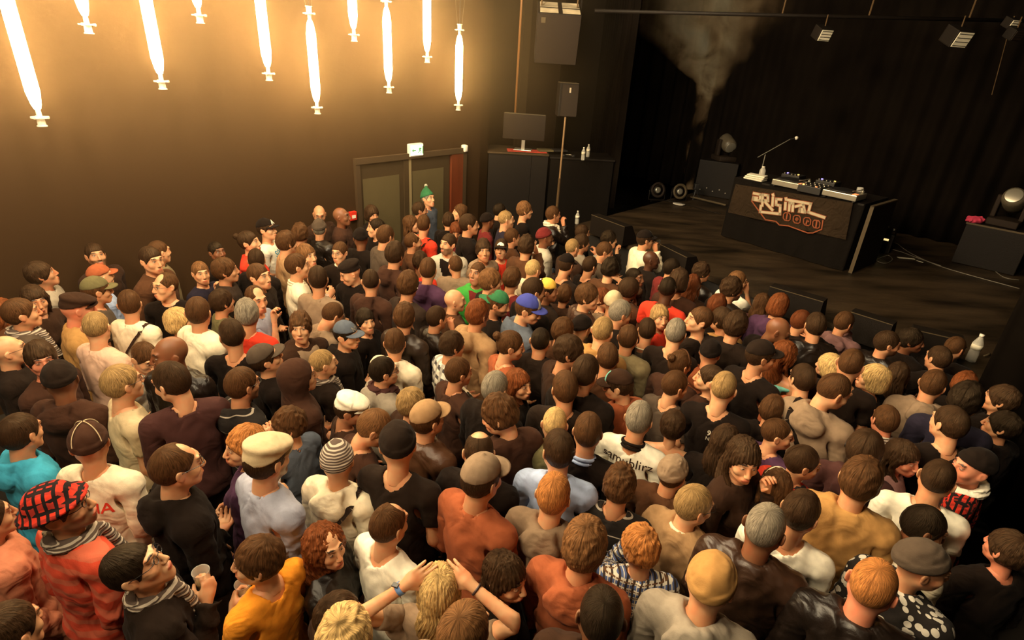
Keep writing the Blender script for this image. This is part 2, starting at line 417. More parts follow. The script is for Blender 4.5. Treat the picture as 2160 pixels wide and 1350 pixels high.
# lettering: heavy blocky capitals drawn as strokes on the banner, read off the photo (zoomed x5.4 from 1500, 280)
def lp(zx, zy, off): return front_pt(1500 + zx / 5.4, 280 + zy / 5.4, off)
def poly_strokes(name, strokes, w, m, off, parent, closed_w=None):
    for st in strokes:
        pts = [lp(x, y, off) for x, y in st]; b = MB()
        for a, c in zip(pts[:-1], pts[1:]):
            d = (c - a); L_ = d.length
            if L_ < 1e-5: continue
            d /= L_; n = Vector((d.z, 0, -d.x)) * w
            a2 = a - d * w * .9; c2 = c + d * w * .9
            y0 = a.y
            b.hexa([(a2 - n)[:], (c2 - n)[:], (c2 + n)[:], (a2 + n)[:], (a2 - n + Vector((0, -.006, 0)))[:], (c2 - n + Vector((0, -.006, 0)))[:], (c2 + n + Vector((0, -.006, 0)))[:], (a2 + n + Vector((0, -.006, 0)))[:]])
        b.build(name, m, parent)
LET = [[(490, 690), (560, 705), (560, 775), (480, 760), (485, 735), (525, 742)],                                   # O
       [(585, 830), (590, 705), (650, 715), (650, 775), (600, 770), (700, 880)],                                      # R
       [(700, 830), (706, 745)], [(707, 705), (710, 715)],                                                            # I
       [(800, 760), (745, 755), (742, 820), (790, 830), (785, 925), (560, 900), (570, 835)],                          # G with its long tail
       [(845, 870), (850, 800)], [(855, 750), (856, 760)],                                                            # I
       [(890, 885), (896, 800), (935, 808), (930, 890)],                                                              # N
       [(965, 840), (1050, 820), (1070, 905), (1010, 895), (1015, 865), (1055, 872)],                                 # A
       [(870, 765), (1135, 810), (1110, 905), (1290, 965)]]                                                           # L with its bar
poly_strokes('letter_outline', LET, .026, M_LOGOE, -.084, banner)
poly_strokes('letter', LET, .0175, M_LOGO, -.092, banner)
FR = [[(465, 780), (620, 990), (740, 1010), (780, 1050), (880, 1060), (1100, 1140), (1160, 1140), (1260, 1100), (1275, 1000)]]
poly_strokes('banner_outline', FR, .008, M_LOGOE, -.086, banner)
for (cx, cy) in ((865, 955), (978, 985), (1095, 1010), (1200, 1040)):
    poly_strokes('banner_badge', [[(cx - 38, cy - 28), (cx - 20, cy - 45), (cx + 25, cy - 40), (cx + 42, cy - 15), (cx + 36, cy + 35), (cx + 15, cy + 48), (cx - 25, cy + 40), (cx - 42, cy + 15), (cx - 38, cy - 28)]], .007, M_LOGOE, -.086, banner)
poly_strokes('badge_figure', [[(868, 930), (860, 980)], [(965, 985), (978, 970), (992, 985), (978, 1000), (965, 985)], [(1085, 1035), (1095, 1000), (1110, 1010)], [(1205, 1010), (1196, 1070)]], .010, M_LOGOE, -.088, banner)
# ---- on the table: decks, mixer, effects, towels, bottles, glass
def on_table(px, py, dz=0.0):
    p = onz(px, py, ZS + zt + dz); return MT.inverted() @ Vector(p)
def tobj(name, label, cat, px, py, dz=0.0, group=None):
    q = on_table(px, py, dz); o = empty(name, (0, 0, 0), 0, label, cat, group)
    o.matrix_world = MT @ Zt((min(max(q.x, .15), TL - .05), min(max(q.y, .08), TDp - .12), zt)); return o
def deck(px, py, label):
    t = tobj('record_deck', label, 'record player', px, py, .1, 'record decks on the draped table')
    b = MB(); b.box(-.225, .225, -.175, .175, .02, .10, bev=.01); b.build('plinth', M_SILV, t)
    b = MB(); b.lathe([(.155, .10), (.165, .105), (.165, .118), (.150, .120), (.05, .121)], 32, Zt((-.04, 0, 0))); b.build('platter', M_BLACKB, t, True)
    b = MB(); b.tube([(.18, .12, .11), (.18, .12, .15), (.175, .0, .145), (.13, -.10, .135)], .006, 6); b.build('tone_arm', M_SILV, t)
    b = MB(); b.lathe([(.02, .10), (.02, .13)], 12, Zt((.18, .12, 0))); b.build('pivot', M_SILV, t, True)
    for x in (-.19, .19):
        for y in (-.14, .14):
            b = MB(); b.lathe([(.02, 0), (.022, .02)], 10, Zt((x, y, 0))); b.build('foot', M_BLACKB, t)
    b = MB(); b.box(.15, .20, -.15, -.05, .10, .104); b.build('pitch_slider', M_LEDR, t)
    return t
M_BLACKB = mat('black_rubber', (.015, .013, .012), rough=.45)
deck(1652, 385, 'silver record deck at the left of the gear on the draped table')
deck(1775, 405, 'silver record deck at the right of the gear on the draped table')
def box_gear(name, label, cat, px, py, w, d, h, knobs, leds, m=M_BLACKB):
    t = tobj(name, label, cat, px, py, h)
    b = MB(); b.box(-w / 2, w / 2, -d / 2, d / 2, 0.003, h, bev=.006); b.build('casing', m, t)
    rnd = random.Random(int(px))
    for k in range(knobs):
        x = -w / 2 + .03 + (w - .06) * (k % 5) / 4; y = -d / 2 + .04 + (d - .1) * (k // 5) / max(1, (knobs - 1) // 5)
        b = MB(); b.lathe([(.011, h), (.009, h + .018)], 10, Zt((x, y, 0))); b.build('knob', M_SILV, t, True)
    for (x, y, mm) in leds:
        b = MB(); b.box(x - .012, x + .012, y - .006, y + .006, h, h + .012); b.build('indicator_light', mm, t)
    return t
box_gear('dj_mixer', 'black mixer with knobs between the two record decks', 'mixer', 1713, 392, .32, .36, .10, 15, [(-.1, -.15, M_LEDO), (.08, -.15, M_LEDR)])
box_gear('effects_player', 'black player with a blue light behind the left deck', 'player', 1675, 368, .28, .24, .09, 5, [(-.10, .0, M_LEDB), (.06, .02, M_LEDO)])
box_gear('effects_player', 'black player with a blue light behind the right deck', 'player', 1755, 380, .28, .24, .09, 5, [(-.10, .0, M_LEDB), (.08, .02, M_LEDO)])
for k, (dz_, ln) in enumerate(((.0, .30), (.028, .29), (.056, .27))):
    q = tobj('folded_towel', ['lowest folded cream towel at the left end of the draped table', 'middle folded cream towel at the left end of the draped table', 'topmost folded cream towel at the left end of the draped table'][k], 'towel', 1573, 376, .05, 'stack of towels on the table')
    q.matrix_world = q.matrix_world @ Zt((.0 + .01 * k, 0, dz_)) @ Matrix.Rotation(.1 * k, 4, 'Z')
    b = MB(); b.box(-ln / 2, ln / 2, -.09, .09, .002, .028, bev=.011); b.build('towel_body', M_PAPER, q, True)
q = tobj('water_bottle', 'stout clear water bottle beside the towels on the draped table', 'bottle', 1604, 380)
b = MB(); b.lathe([(.04, 0), (.045, .01), (.045, .15), (.03, .18), (.02, .19)], 14); b.build('bottle_body', M_WATER, q, True)
b = MB(); b.lathe([(.022, .19), (.022, .21)], 12); b.build('cap', M_PLAST, q, True)
q = tobj('drinking_glass', 'clear glass at the right end of the draped table', 'glass', 1809, 415)
b = MB(); b.lathe([(.03, 0.001), (.035, .01), (.042, .13), (.040, .13), (.032, .012), (.002, .01)], 16, cap=False); b.build('glass_wall', M_WATER, q, True)
# grey side board right of the table
bp0 = MT @ Vector((TL + .10, .05, 0)); 
t = empty('side_board', (0, 0, 0), 0, 'black board with pale edges standing at the right end of the draped table', 'board'); t.matrix_world = MT @ Zt((TL + .10, .0, 0))
b = MB(); b.box(0, .04, .0, TDp, .0, zt - .02); b.build('board_panel', M_BOX, t)
b = MB(); b.box(-.004, .044, -.012, .0, .0, zt + .0); b.build('front_edge', M_EDGE, t)
b = MB(); b.box(-.004, .044, -.012, TDp, zt - .02, zt); b.build('top_edge', M_EDGE, t)
# ---- microphone on a boom stand behind the table
m0 = onz(1608, 350, ZS + zt - .05); my = min(m0[1] + .9, 10.25); mx = onp(1611, 340, (0, my, 0), (0, 1, 0))[0]
j = Vector((mx, my, zat(1615, 326, mx, my)))
aL = Vector(onp(1598, 332, (mx, my, 0), (0, 1, 0))); aR = Vector(onp(1666, 294, (mx, my, 0), (0, 1, 0))); hd_ = Vector(onp(1680, 291, (mx, my, 0), (0, 1, 0)))
st = empty('microphone_stand', (mx, my, ZS), 0, 'thin boom stand behind the towels end of the table, holding a microphone', 'stand')
O_ = Vector((mx, my, ZS))
b = MB(); b.tube([(0, 0, .05), tuple(j - O_)], .009, 8); b.build('pole', M_SILV, st)
b = MB(); b.tube([tuple(aL - O_), tuple(aR - O_)], .007, 8); b.build('boom', M_SILV, st)
for k in range(3):
    a = k * 2.094; b = MB(); b.tube([(0, 0, .12), (.28 * math.cos(a), .28 * math.sin(a), .01)], .008, 6); b.build('leg', M_SILV, st)
mc = empty('microphone', tuple(aR), 0, 'microphone with pale round head at the end of the boom', 'microphone')
dv = (hd_ - aR); b = MB(); b.tube([(0, 0, 0), tuple(dv * .8)], [.010, .014], 10); b.build('handle', M_BLACKB, mc)
b = MB(); b.lathe([(.008, -.03), (.024, -.018), (.030, 0), (.024, .018), (.008, .03)], 14, Zt(dv)); b.build('head', M_PLAST, mc, True)
# ---- desk with monitor at the left of the stage
zd = 2.12
dA = onz(1031, 319, zd); dB = onz(1157, 326, zd); dC = onz(1302, 338, zd); dD = onz(1228, 308, zd); dE = onz(1060, 310, zd)
dk = empty('control_desk', tuple(dA), 0, 'tall dark cabinet at the end of the brown wall, carrying the monitor', 'desk')
w_ = dB - dA; Ld = np.linalg.norm(w_[:2]); MD = Zt((0, 0, -dA[2])) @ Matrix.Rotation(math.atan2(w_[1], w_[0]), 4, 'Z')
b = MB(); b.box(0, Ld * .72, 0, .75, 0, zd - .03, MD); b.build('cabinet', M_BOX, dk)
b = MB(); b.box(Ld * .72 + .006, Ld, 0, .75, 0, zd - .03, MD); b.build('side_cabinet', M_BOX, dk)
b = MB(); b.box(-.02, Ld + .01, -.02, .8, zd - .03, zd, MD, bev=.004); b.build('desk_top', M_STILE, dk)
M2 = Zt(Vector((dB[0], dB[1], 0))) @ Matrix.Rotation(math.atan2(w_[1], w_[0]), 4, 'Z')
L2 = np.linalg.norm((dC - dB)[:2])
dk2 = empty('side_table', (dB[0], dB[1], 0), 0, 'black draped side table right of the cabinet, with bottles on top', 'table')
M2l = Matrix.Rotation(math.atan2(w_[1], w_[0]), 4, 'Z')
b = MB(); b.box(.03, L2, .02, .80, zd - .07, zd - .04, M2l, bev=.004); b.build('table_top', M_BOX, dk2)
b = MB(); b.box(.05, L2 - .02, .04, .78, .01, zd - .07, M2l); b.build('table_drape', M_CLOTHB, dk2)
def desk_pt(px, py, z=zd): return onz(px, py, z)
mo0 = onp(1060, 292, dA + np.array([0, .33, 0]), (0, 1, 0)); mo1 = onp(1148, 300, dA + np.array([0, .33, 0]), (0, 1, 0)); mt0 = onp(1062, 238, dA + np.array([0, .33, 0]), (0, 1, 0))
mw = mo1[0] - mo0[0]; mh = mt0[2] - mo0[2]
mn = empty('monitor', ((mo0[0] + mo1[0]) / 2, mo0[1], zd), -.10, 'large dark monitor seen from behind, standing on the tall cabinet', 'monitor')
zb_ = mo0[2] - zd
b = MB(); b.box(-mw / 2, mw / 2, -.025, .03, zb_, zb_ + mh, bev=.012); b.build('screen_housing', M_GRILL, mn, True)
b = MB(); b.box(-mw / 2 + .01, mw / 2 - .01, -.03, .035, zb_ + mh - .004, zb_ + mh + .010, bev=.004); b.build('top_edge', M_EDGE, mn)
b = MB(); b.box(-.03, .03, -.0, .03, .02, zb_ + .05); b.build('stand_post', M_SILV, mn)
b = MB(); b.box(-.16, .16, -.10, .14, .002, .022, bev=.006); b.build('stand_foot', M_SILV, mn)
p = desk_pt(1120, 321); t = empty('red_cloth', (p[0], p[1], zd + .001), .1, 'red cloth lying on the tall cabinet under the monitor', 'cloth')
b = MB(); b.box(-.42, .28, -.06, .22, 0, .012, bev=.004); b.build('cloth_sheet', M_REDCL, t)
for (px, py, lb) in ((1150, 322, 'dark flat case lying on the desk right of the red cloth'), (1180, 322, 'dark papers on the side table behind the thin pole')):
    p = desk_pt(px, py, zd); t = empty('flat_case', (p[0], p[1] + .1, zd + .012), .3, lb, 'case'); b = MB(); b.box(-.13, .13, -.10, .10, 0, .03, bev=.006); b.build('case_shell', M_PANEL if px == 1150 else M_BLACKB, t)
p = desk_pt(1199, 330, zd - .04); t = empty('headphones', (p[0], p[1], zd - .035), 0, 'shiny headphones lying on the side table', 'headphones')
b = MB(); b.tube([(.09 * math.cos(a), .09 * math.sin(a), .012) for a in np.linspace(0, PI, 12)], .008, 6); b.build('head_band', M_SILV, t)
for sx in (-1, 1): b = MB(); b.lathe([(.04, 0), (.04, .03)], 14, Zt((sx * .09, -.01, 0))); b.build('ear_cup', M_BLACKB, t)
p = desk_pt(1229, 338, zd - .04); bottle((p[0], p[1], zd - .04), 'left clear water bottle of the pair on the side table')
p = desk_pt(1237, 331, zd - .04); bottle((p[0] + .02, p[1], zd - .04), 'right clear water bottle of the pair on the side table, a little further back')
# ---- small loudspeaker on a thin pole
M_TANP = mat('tan_metal_pole', (.22, .13, .06), rough=.45)
pl = onz(1170, 475, ZS); q = np.array([pl[0], pl[1] + .3]); 
pxy = onp(1183, 350, (q[0], q[1], 0), (0, 1, 0)); sx_, sy_ = pxy[0], pxy[1]
zb_ = zat(1190, 246, sx_, sy_); zt_ = zat(1190, 175, sx_, sy_)
t = empty('speaker_pole', (sx_, sy_, 0), 0, 'thin tan pole standing beside the desk, carrying the small loudspeaker', 'pole')
b = MB(); b.tube([(0, 0, .02), (0, 0, 1.9)], .022, 10); b.build('lower_tube', M_BATTEN, t); b = MB(); b.tube([(0, 0, 1.9), (0, 0, zb_)], .015, 10); b.build('upper_tube', M_TANP, t)
b = MB(); b.lathe([(.2, 0), (.2, .02), (.03, .03)], 20); b.build('base_plate', M_BOX, t)
t = empty('loudspeaker', (sx_, sy_, zb_), .10, 'small loudspeaker on top of the thin pole', 'loudspeaker')
hh = zt_ - zb_
b = MB(); b.box(-.125, .165, -.02, .28, 0, hh, bev=.01); b.build('speaker_cabinet', M_BOX, t)
b = MB(); b.box(-.085, .160, -.03, -.02, .01, hh - .02); b.build('grille', M_GRILL, t)
b = MB(); b.box(.02, .045, -.034, -.03, hh - .13, hh - .06); b.build('badge', M_LOGO, t)
b = MB(); b.box(-.12, .16, -.025, .27, hh, hh + .008); b.build('top_edge', M_EDGE, t)
# ---- big loudspeaker hung from the ceiling, tipped towards the crowd
dist = 8.8
r_ = ray(1176, 84); k_ = dist / math.hypot(r_[0], r_[1]); pc = CAM + r_ * k_
t = empty('hanging_loudspeaker', tuple(pc), 0, 'big square loudspeaker hung high beside the stage, its top lit', 'loudspeaker')
MS = Matrix.Rotation(.02, 4, 'Z') @ Matrix.Rotation(math.radians(19), 4, 'X')
M_TOPL = mat('painted_lit_top', (.36, .28, .17), rough=.6, noise=.6, nscale=3)  # pale colour stands in for light reflecting off the black cabinet's top
b = MB(); b.box(-.30, .30, -.0, .55, -.33, .33, MS, bev=.012); b.build('speaker_cabinet', M_BOX, t)
b = MB(); b.box(-.29, .29, -.012, .0, -.32, .32, MS); b.build('grille', M_GRILL, t)
b = MB(); b.box(-.25, -.19, -.016, -.012, .21, .28, MS); b.build('badge', M_EDGE, t)
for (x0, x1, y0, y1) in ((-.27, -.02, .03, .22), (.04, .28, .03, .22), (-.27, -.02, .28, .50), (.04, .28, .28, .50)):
    b = MB(); b.box(x0, x1, y0, y1, .331, .336, MS); b.build('lit_top_patch', M_TOPL, t)
b = MB(); b.box(.305, .325, .44, .52, -.30, .40, MS); b.build('bracket', M_BOX, t)
for sx in (-.25, .25):
    q_ = MS @ Vector((sx, .3, .34)); b = MB(); b.tube([tuple(q_), (q_.x, q_.y, ZC - pc[2])], .012, 6); b.build('hanging_rod', M_BATTEN, t)
# ---- pipe and lamps above the stage
ta = onp(1600, 31, (0, 9.0, 0), (0, 1, 0)); tbb = onp(2155, 44, (0, 9.0, 0), (0, 1, 0)); ext = (tbb - ta) * .7
t = empty('lighting_pipe', (0, 0, 0), 0, 'dark horizontal lighting pipe high over the stage', 'pipe')
b = MB(); b.tube([tuple(ta - ext * .9), tuple(tbb + ext * .3)], .025, 10); b.build('long_pipe', M_BOX, t, True)
for f_ in (.09, .42, .8):
    q_ = ta + (tbb - ta) * f_; b = MB(); b.tube([tuple(q_), (q_[0] + .05, q_[1], ZC)], .012, 6); b.build('drop_pipe', M_BATTEN, t)
def stage_lamp(px, py, w, label, white=True, back=8.6, tilt=.4, rz=.2):
    p = onp(px, py, (0, back, 0), (0, 1, 0)); top = ta + (tbb - ta) * ((p[0] - ta[0]) / (tbb[0] - ta[0]))
    t = empty('stage_lamp', tuple(p), 0, label, 'stage lamp', 'stage lamps hung over the stage')
    M_ = Matrix.Rotation(rz, 4, 'Z') @ Matrix.Rotation(tilt, 4, 'X')
    b = MB(); b.box(-w / 2, w / 2, 0.0, w * .9, -w * .42, w * .42, M_, bev=w * .06); b.build('lamp_housing', M_BOX, t)
    b = MB(); b.box(-w * .43, w * .43, -.008, .0, -w * .36, w * .36, M_); b.build('reflector', M_REFL if white else M_GRILL, t)
    b = MB()
    for k in range(4): b.box(-w * .40, w * .40, -.014, -.009, -w * .30 + k * w * .19, -w * .30 + k * w * .19 + .006, M_)
    b.build('reflector_ribs', M_BOX, t)
    b = MB(); b.tube([(0, w * .4, w * .3), (0, w * .4 , max(.1, top[2] - p[2]))], .008, 6); b.build('yoke', M_BATTEN, t)
M_REFL = mat('pale_lamp_reflector', (.75, .68, .52), rough=.35)
stage_lamp(1741, 75, .19, 'small pale square lamp hanging left over the stage curtain')
stage_lamp(2030, 84, .25, 'larger lamp with bright reflector hanging right over the stage', back=8.2)
stage_lamp(2148, 76, .16, 'dim gridded lamp near the top right corner', False, back=8.2)
stage_lamp(2140, 52, .14, 'lamp cut by the right edge, just above the dim gridded lamp', True, back=8.3)
p = onp(2130, 58, (0, 8.9, 0), (0, 1, 0)); p2 = onp(2092, 200, (0, 8.9, 0), (0, 1, 0))
b = MB(); b.tube([tuple(p), tuple(p2)], .006, 5); tag(b.build('dangling_cable', M_BATTEN, None), 'thin cable hanging from the pipe at the top right', 'cable')
# ---- moving-head lamp on a crate with a red cloth, at the right
c0 = onz(2075, 560, ZS); cz = .62
t = empty('stage_crate', (c0[0], c0[1], ZS), -.75, 'black draped crate at the right of the stage, under a moving lamp', 'crate')
b = MB(); b.box(-.38, .38, -.25, .25, .005, cz, bev=.01); b.build('crate_body', M_BOX, t); b = MB(); b.box(-.39, .39, -.26, -.25, cz - .02, cz + .004); b.build('top_edge', M_EDGE, t)
def moving_lamp(p, rz, label, sc=1.0, up=.5):
    t = empty('moving_lamp', tuple(p), rz, label, 'stage lamp', 'moving lamps standing on crates')
    b = MB(); b.box(-.19 * sc, .19 * sc, -.19 * sc, .19 * sc, .0, .10 * sc, bev=.015); b.build('lamp_base', M_GRILL, t, True)
    for sx in (-1, 1):
        b = MB(); b.box(sx * .17 * sc - .03, sx * .17 * sc + .03, -.06, .06, .10 * sc, .42 * sc, bev=.012); b.build('yoke_arm', M_GRILL, t, True)
    M_ = Zt((0, 0, .36 * sc)) @ Matrix.Rotation(up, 4, 'X')
    b = MB(); b.lathe([(.05, -.20 * sc), (.13 * sc, -.17 * sc), (.145 * sc, -.05), (.145 * sc, .12 * sc), (.12 * sc, .20 * sc)], 20, M_ @ Matrix.Rotation(PI / 2, 4, 'X')); b.build('lamp_head', M_HEADS, t, True)
    b = MB(); b.lathe([(.11 * sc, .201 * sc), (.10 * sc, .205 * sc)], 20, M_ @ Matrix.Rotation(PI / 2, 4, 'X')); b.build('lens', M_SILV, t, True)
M_HEADS = mat('grey_lamp_casing', (.085, .068, .045), rough=.35, bump=.3, bscale=60)
moving_lamp((c0[0] + .05, c0[1] + .02, ZS + cz + .006), -.9, 'grey moving lamp on the crate at the far right of the stage', 1.0, -.5)
rc = onp(2048, 450, c0 + np.array([0, -.1, 0]), (0, 1, 0))
t = empty('red_rag', (c0[0] - .30, c0[1] + .12, ZS + cz + .002), 0, 'crumpled crimson rag on the crate left of the moving lamp', 'cloth')
def rag(X, Y, Z): return ell(X, Y, Z, (0, 0, .035), (.13, .09, .05)) - .02 * wob(X, Y, Z, 45) 
RAG = t
c1 = onz(1532, 425, ZS); c1 = c1 + np.array([-.05, .55, 0])
t = empty('flight_case', (c1[0], c1[1], ZS), -.5, 'black case behind the draped table, under the smoke-veiled lamp', 'case')
b = MB(); b.box(-.42, .36, -.25, .25, .005, .72, bev=.01); b.build('case_body', M_BOX, t)
for k in range(5): b = MB(); b.lathe([(.012, 0), (.012, .012)], 8, Zt((-.30 + k * .13, -.252, .12 + .05 * (k % 2))) @ Matrix.Rotation(PI / 2, 4, 'X')); b.build('stud', M_SILV, t)
moving_lamp((c1[0], c1[1], ZS + .727), .2, 'pale moving lamp half hidden in smoke on the case behind the table', 1.0, .4)
# ---- floor lamps, plates and clamps at the foot of the smoke
def floor_lamp(px, py, label, ringc):
    p = onz(px, py + 14, ZS); t = empty('floor_spotlight', tuple(p), .25, label, 'stage lamp', 'round floor lamps at the foot of the smoke')
    M_ = Zt((0, 0, .20)) @ Matrix.Rotation(PI / 2 - .25, 4, 'X')
    b = MB(); b.lathe([(.02, -.22), (.10, -.18), (.15, 0), (.155, .01)], 22, M_); b.build('lamp_can', M_BOX, t, True)
    b = MB(); b.lathe([(.152, .012), (.152, .03), (.11, .028), (.105, .012)], 24, M_, cap=False); b.build('front_ring', ringc, t, True)
    b = MB(); b.lathe([(.06, .005), (.058, .02), (.03, .022)], 18, M_); b.build('bulb_cup', M_SILV, t, True)
    b = MB(); b.tube([(-.17, 0, .20), (-.17, 0, .012), (.17, 0, .012), (.17, 0, .20)], .010, 6); b.build('bracket', M_BOX, t)
floor_lamp(1384, 408, 'dark round floor lamp, left of the pair by the smoke', M_GRILL)
floor_lamp(1430, 411, 'round floor lamp with a pale ring, right of the pair by the smoke', M_EDGE)
p = onz(1432, 432, ZS); t = empty('paper_plate', tuple(p + np.array([0, 0, .002])), 0, 'pale disc lying under the ringed floor lamp', 'plate')
b = MB(); b.lathe([(.03, .003), (.09, .004), (.12, .018), (.12, .021), (.03, .008)], 22); b.build('disc', M_PLAST, t, True)
p = onz(1464, 420, ZS); t = empty('small_tripod', tuple(p), 0, 'small black tripod standing in the smoke', 'tripod')
for k in range(3): a = k * 2.094; b = MB(); b.tube([(0, 0, .22), (.10 * math.cos(a), .10 * math.sin(a), .006)], .007, 6); b.build('leg', M_BLACKB, t)
b = MB(); b.box(-.05, .05, -.05, .05, .2, .32, bev=.02); b.build('tripod_head', M_BLACKB, t)
# low rail behind
ra = onz(1455, 420, ZS); rb = onz(1530, 438, ZS); b = MB(); b.tube([tuple(ra + np.array([0, 0, .05])), tuple(rb + np.array([0, 0, .05]))], .02, 8)
tag(b.build('low_rail', M_EDGE, None), 'pale low rail on the stage left of the draped table', 'rail')
# ---- mixer case with small lamp at the right of the table
p = onz(1848, 527, ZS); t = empty('rack_case', (p[0], p[1] + .1, ZS), -.62, 'low grey-topped case right of the draped table', 'case')
b = MB(); b.box(-.22, .24, -.2, .2, .004, .30, bev=.01); b.build('case_body', M_BOX, t)
b = MB(); b.box(-.21, .23, -.19, .19, .30, .36, bev=.02); b.build('case_lid', M_GRILL, t, True)
b = MB(); b.box(.02, .18, -.206, -.2, .20, .23); b.build('lit_strip', mat('lit_strip', (.9, .7, .3), emit=(1, .75, .3), estr=1.1), t)
b = MB(); b.tube([(.12, 0, .36), (.02, .02, .50), (-.0, .02, .51)], .006, 6); b.build('gooseneck', M_SILV, t)
for x in (.05, .2): b = MB(); b.lathe([(.016, .36), (.016, .385)], 10, Zt((x, -.12, 0))); b.build('knob', M_SILV, t)
for (px, py, rz, lb) in ((1911, 545, .5, 'white paper strip lying on the stage right of the table'), (1940, 552, -.4, 'narrow pale tape piece on the stage right of the white strip')):
    p = onz(px, py, ZS); w = .075 if px == 1911 else .03
    b = MB(); b.box(-w * 1.6, w * 1.6, -w * .4, w * .4, 0, .002, Matrix.Rotation(rz - .6, 4, 'Z')); tag(b.build('paper_strip', M_PAPER, None, loc=tuple(p + np.array([0, 0, .002]))), lb, 'paper')
rnd = random.Random(4)
def cable(pts, lb, r=.007, m=None):
    P_ = [onz(x, y, ZS) for x, y in pts]; S_ = []
    for i in range(len(P_) - 1):
        for k in range(6):
            t_ = k / 6; a = P_[max(i - 1, 0)]; b_ = P_[i]; c = P_[i + 1]; d = P_[min(i + 2, len(P_) - 1)]
            S_.append(.5 * ((2 * b_) + (-a + c) * t_ + (2 * a - 5 * b_ + 4 * c - d) * t_ ** 2 + (-a + 3 * b_ - 3 * c + d) * t_ ** 3))
    S_.append(P_[-1]); S_ = [(q[0], q[1], ZS + r + .001) for q in S_]
    b = MB(); b.tube(S_, r, 6); tag(b.build('stage_cable', m or M_BOX, None, True), lb, 'cable', 'cables on the stage floor')
M_CAB = mat('grey_cable', (.13, .11, .08), rough=.5)
cable([(1870, 515), (1890, 514), (1905, 525), (1930, 540), (1975, 560), (2040, 580), (2150, 610)], 'long grey cable running right from the low case to the crate', m=M_CAB)
cable([(1872, 525), (1900, 532), (1935, 545), (1985, 562)], 'short grey cable below the long one on the stage', m=M_CAB)
cable([(1830, 535), (1850, 552), (1870, 556), (1882, 548), (1872, 540), (1850, 548)], 'looped cable on the stage in front of the low case', m=M_CAB)
cable([(2085, 560), (2115, 585), (2150, 592)], 'cable below the crate at the far right', m=M_CAB)
cable([(1372, 425), (1400, 424), (1440, 430), (1490, 445), (1520, 452)], 'dark cable curling past the floor lamps', m=M_BOX)
for (px, py, lb) in ((1822, 542, 'shiny clamp lying at the foot of the side board'), (1834, 552, 'second shiny clamp just right of the side board foot')):
    p = onz(px, py, ZS); t = empty('clamp', tuple(p), 0, lb, 'clamp'); b = MB(); b.tube([(-.05, 0, .02), (0, .03, .035), (.05, 0, .02)], .014, 8); b.build('clamp_jaw', M_SILV, t); b = MB(); b.tube([(0, .0, .01), (.0, -.05, .01)], .01, 8); b.build('clamp_screw', M_SILV, t)
# ---- wedge monitors along the stage edge, bottles at the edge
def wedge(pa, pb, label, h=.30, d=.34):
    a = onz(*pa, ZS); c = onz(*pb, ZS); L_ = np.linalg.norm(c - a); M_ = frame3(a, c - a)
    t = empty('floor_monitor', (0, 0, 0), 0, label, 'loudspeaker', 'wedge monitors along the stage edge'); t.matrix_world = M_
    P_ = [(0, 0, .004), (L_, 0, .004), (L_, d, .004), (0, d, .004), (0.0, 0.0, h), (L_, 0.0, h), (L_, d * .45, h), (0, d * .45, h)]
    b = MB(); b.hexa(P_); b.build('wedge_body', M_BOX, t)
    b = MB(); b.hexa([(.02, d * .52, h - .045), (L_ - .02, d * .52, h - .045), (L_ - .02, d * .97, .03), (.02, d * .97, .03), (.02, d * .52 + .01, h - .035), (L_ - .02, d * .52 + .01, h - .035), (L_ - .02, d * .97 + .01, .04), (.02, d * .97 + .01, .04)]); b.build('grille', M_GRILL, t)
    b = MB(); b.box(0, L_, -.004, .004, h - .006, h + .002); b.build('top_edge', M_EDGE, t)
wedge((1243, 492), (1312, 520), 'black wedge monitor at the left end of the stage edge, by the bottle')
wedge((1385, 560), (1440, 590), 'black wedge monitor at the stage edge beside the bald man in dark jacket')
wedge((1610, 655), (1720, 690), 'black wedge monitor behind the auburn bob')
wedge((1775, 712), (1862, 742), 'black wedge monitor beyond the person in mauve hood')
wedge((1905, 752), (2010, 778), 'long black wedge monitor at the right end of the stage edge')
p = onz(1210, 472, ZS); bottle((p[0] + .05, p[1], ZS), 'clear water bottle on the left corner of the stage')
p = onz(2046, 762, ZS); bottle((p[0], p[1], ZS), 'large clear plastic bottle on the stage edge at the right', .30, .045)
p = onz(2080, 752, ZS); t = empty('torch', tuple(p + np.array([0, 0, .016])), .5, 'small pale torch lying beside the large bottle on the stage', 'torch'); b = MB(); b.tube([(-.05, 0, 0), (.03, 0, 0), (.06, 0, 0)], [.009, .009, .014], 10); b.build('torch_body', M_EDGE, t, True)
p = onz(1668, 592, ZS)
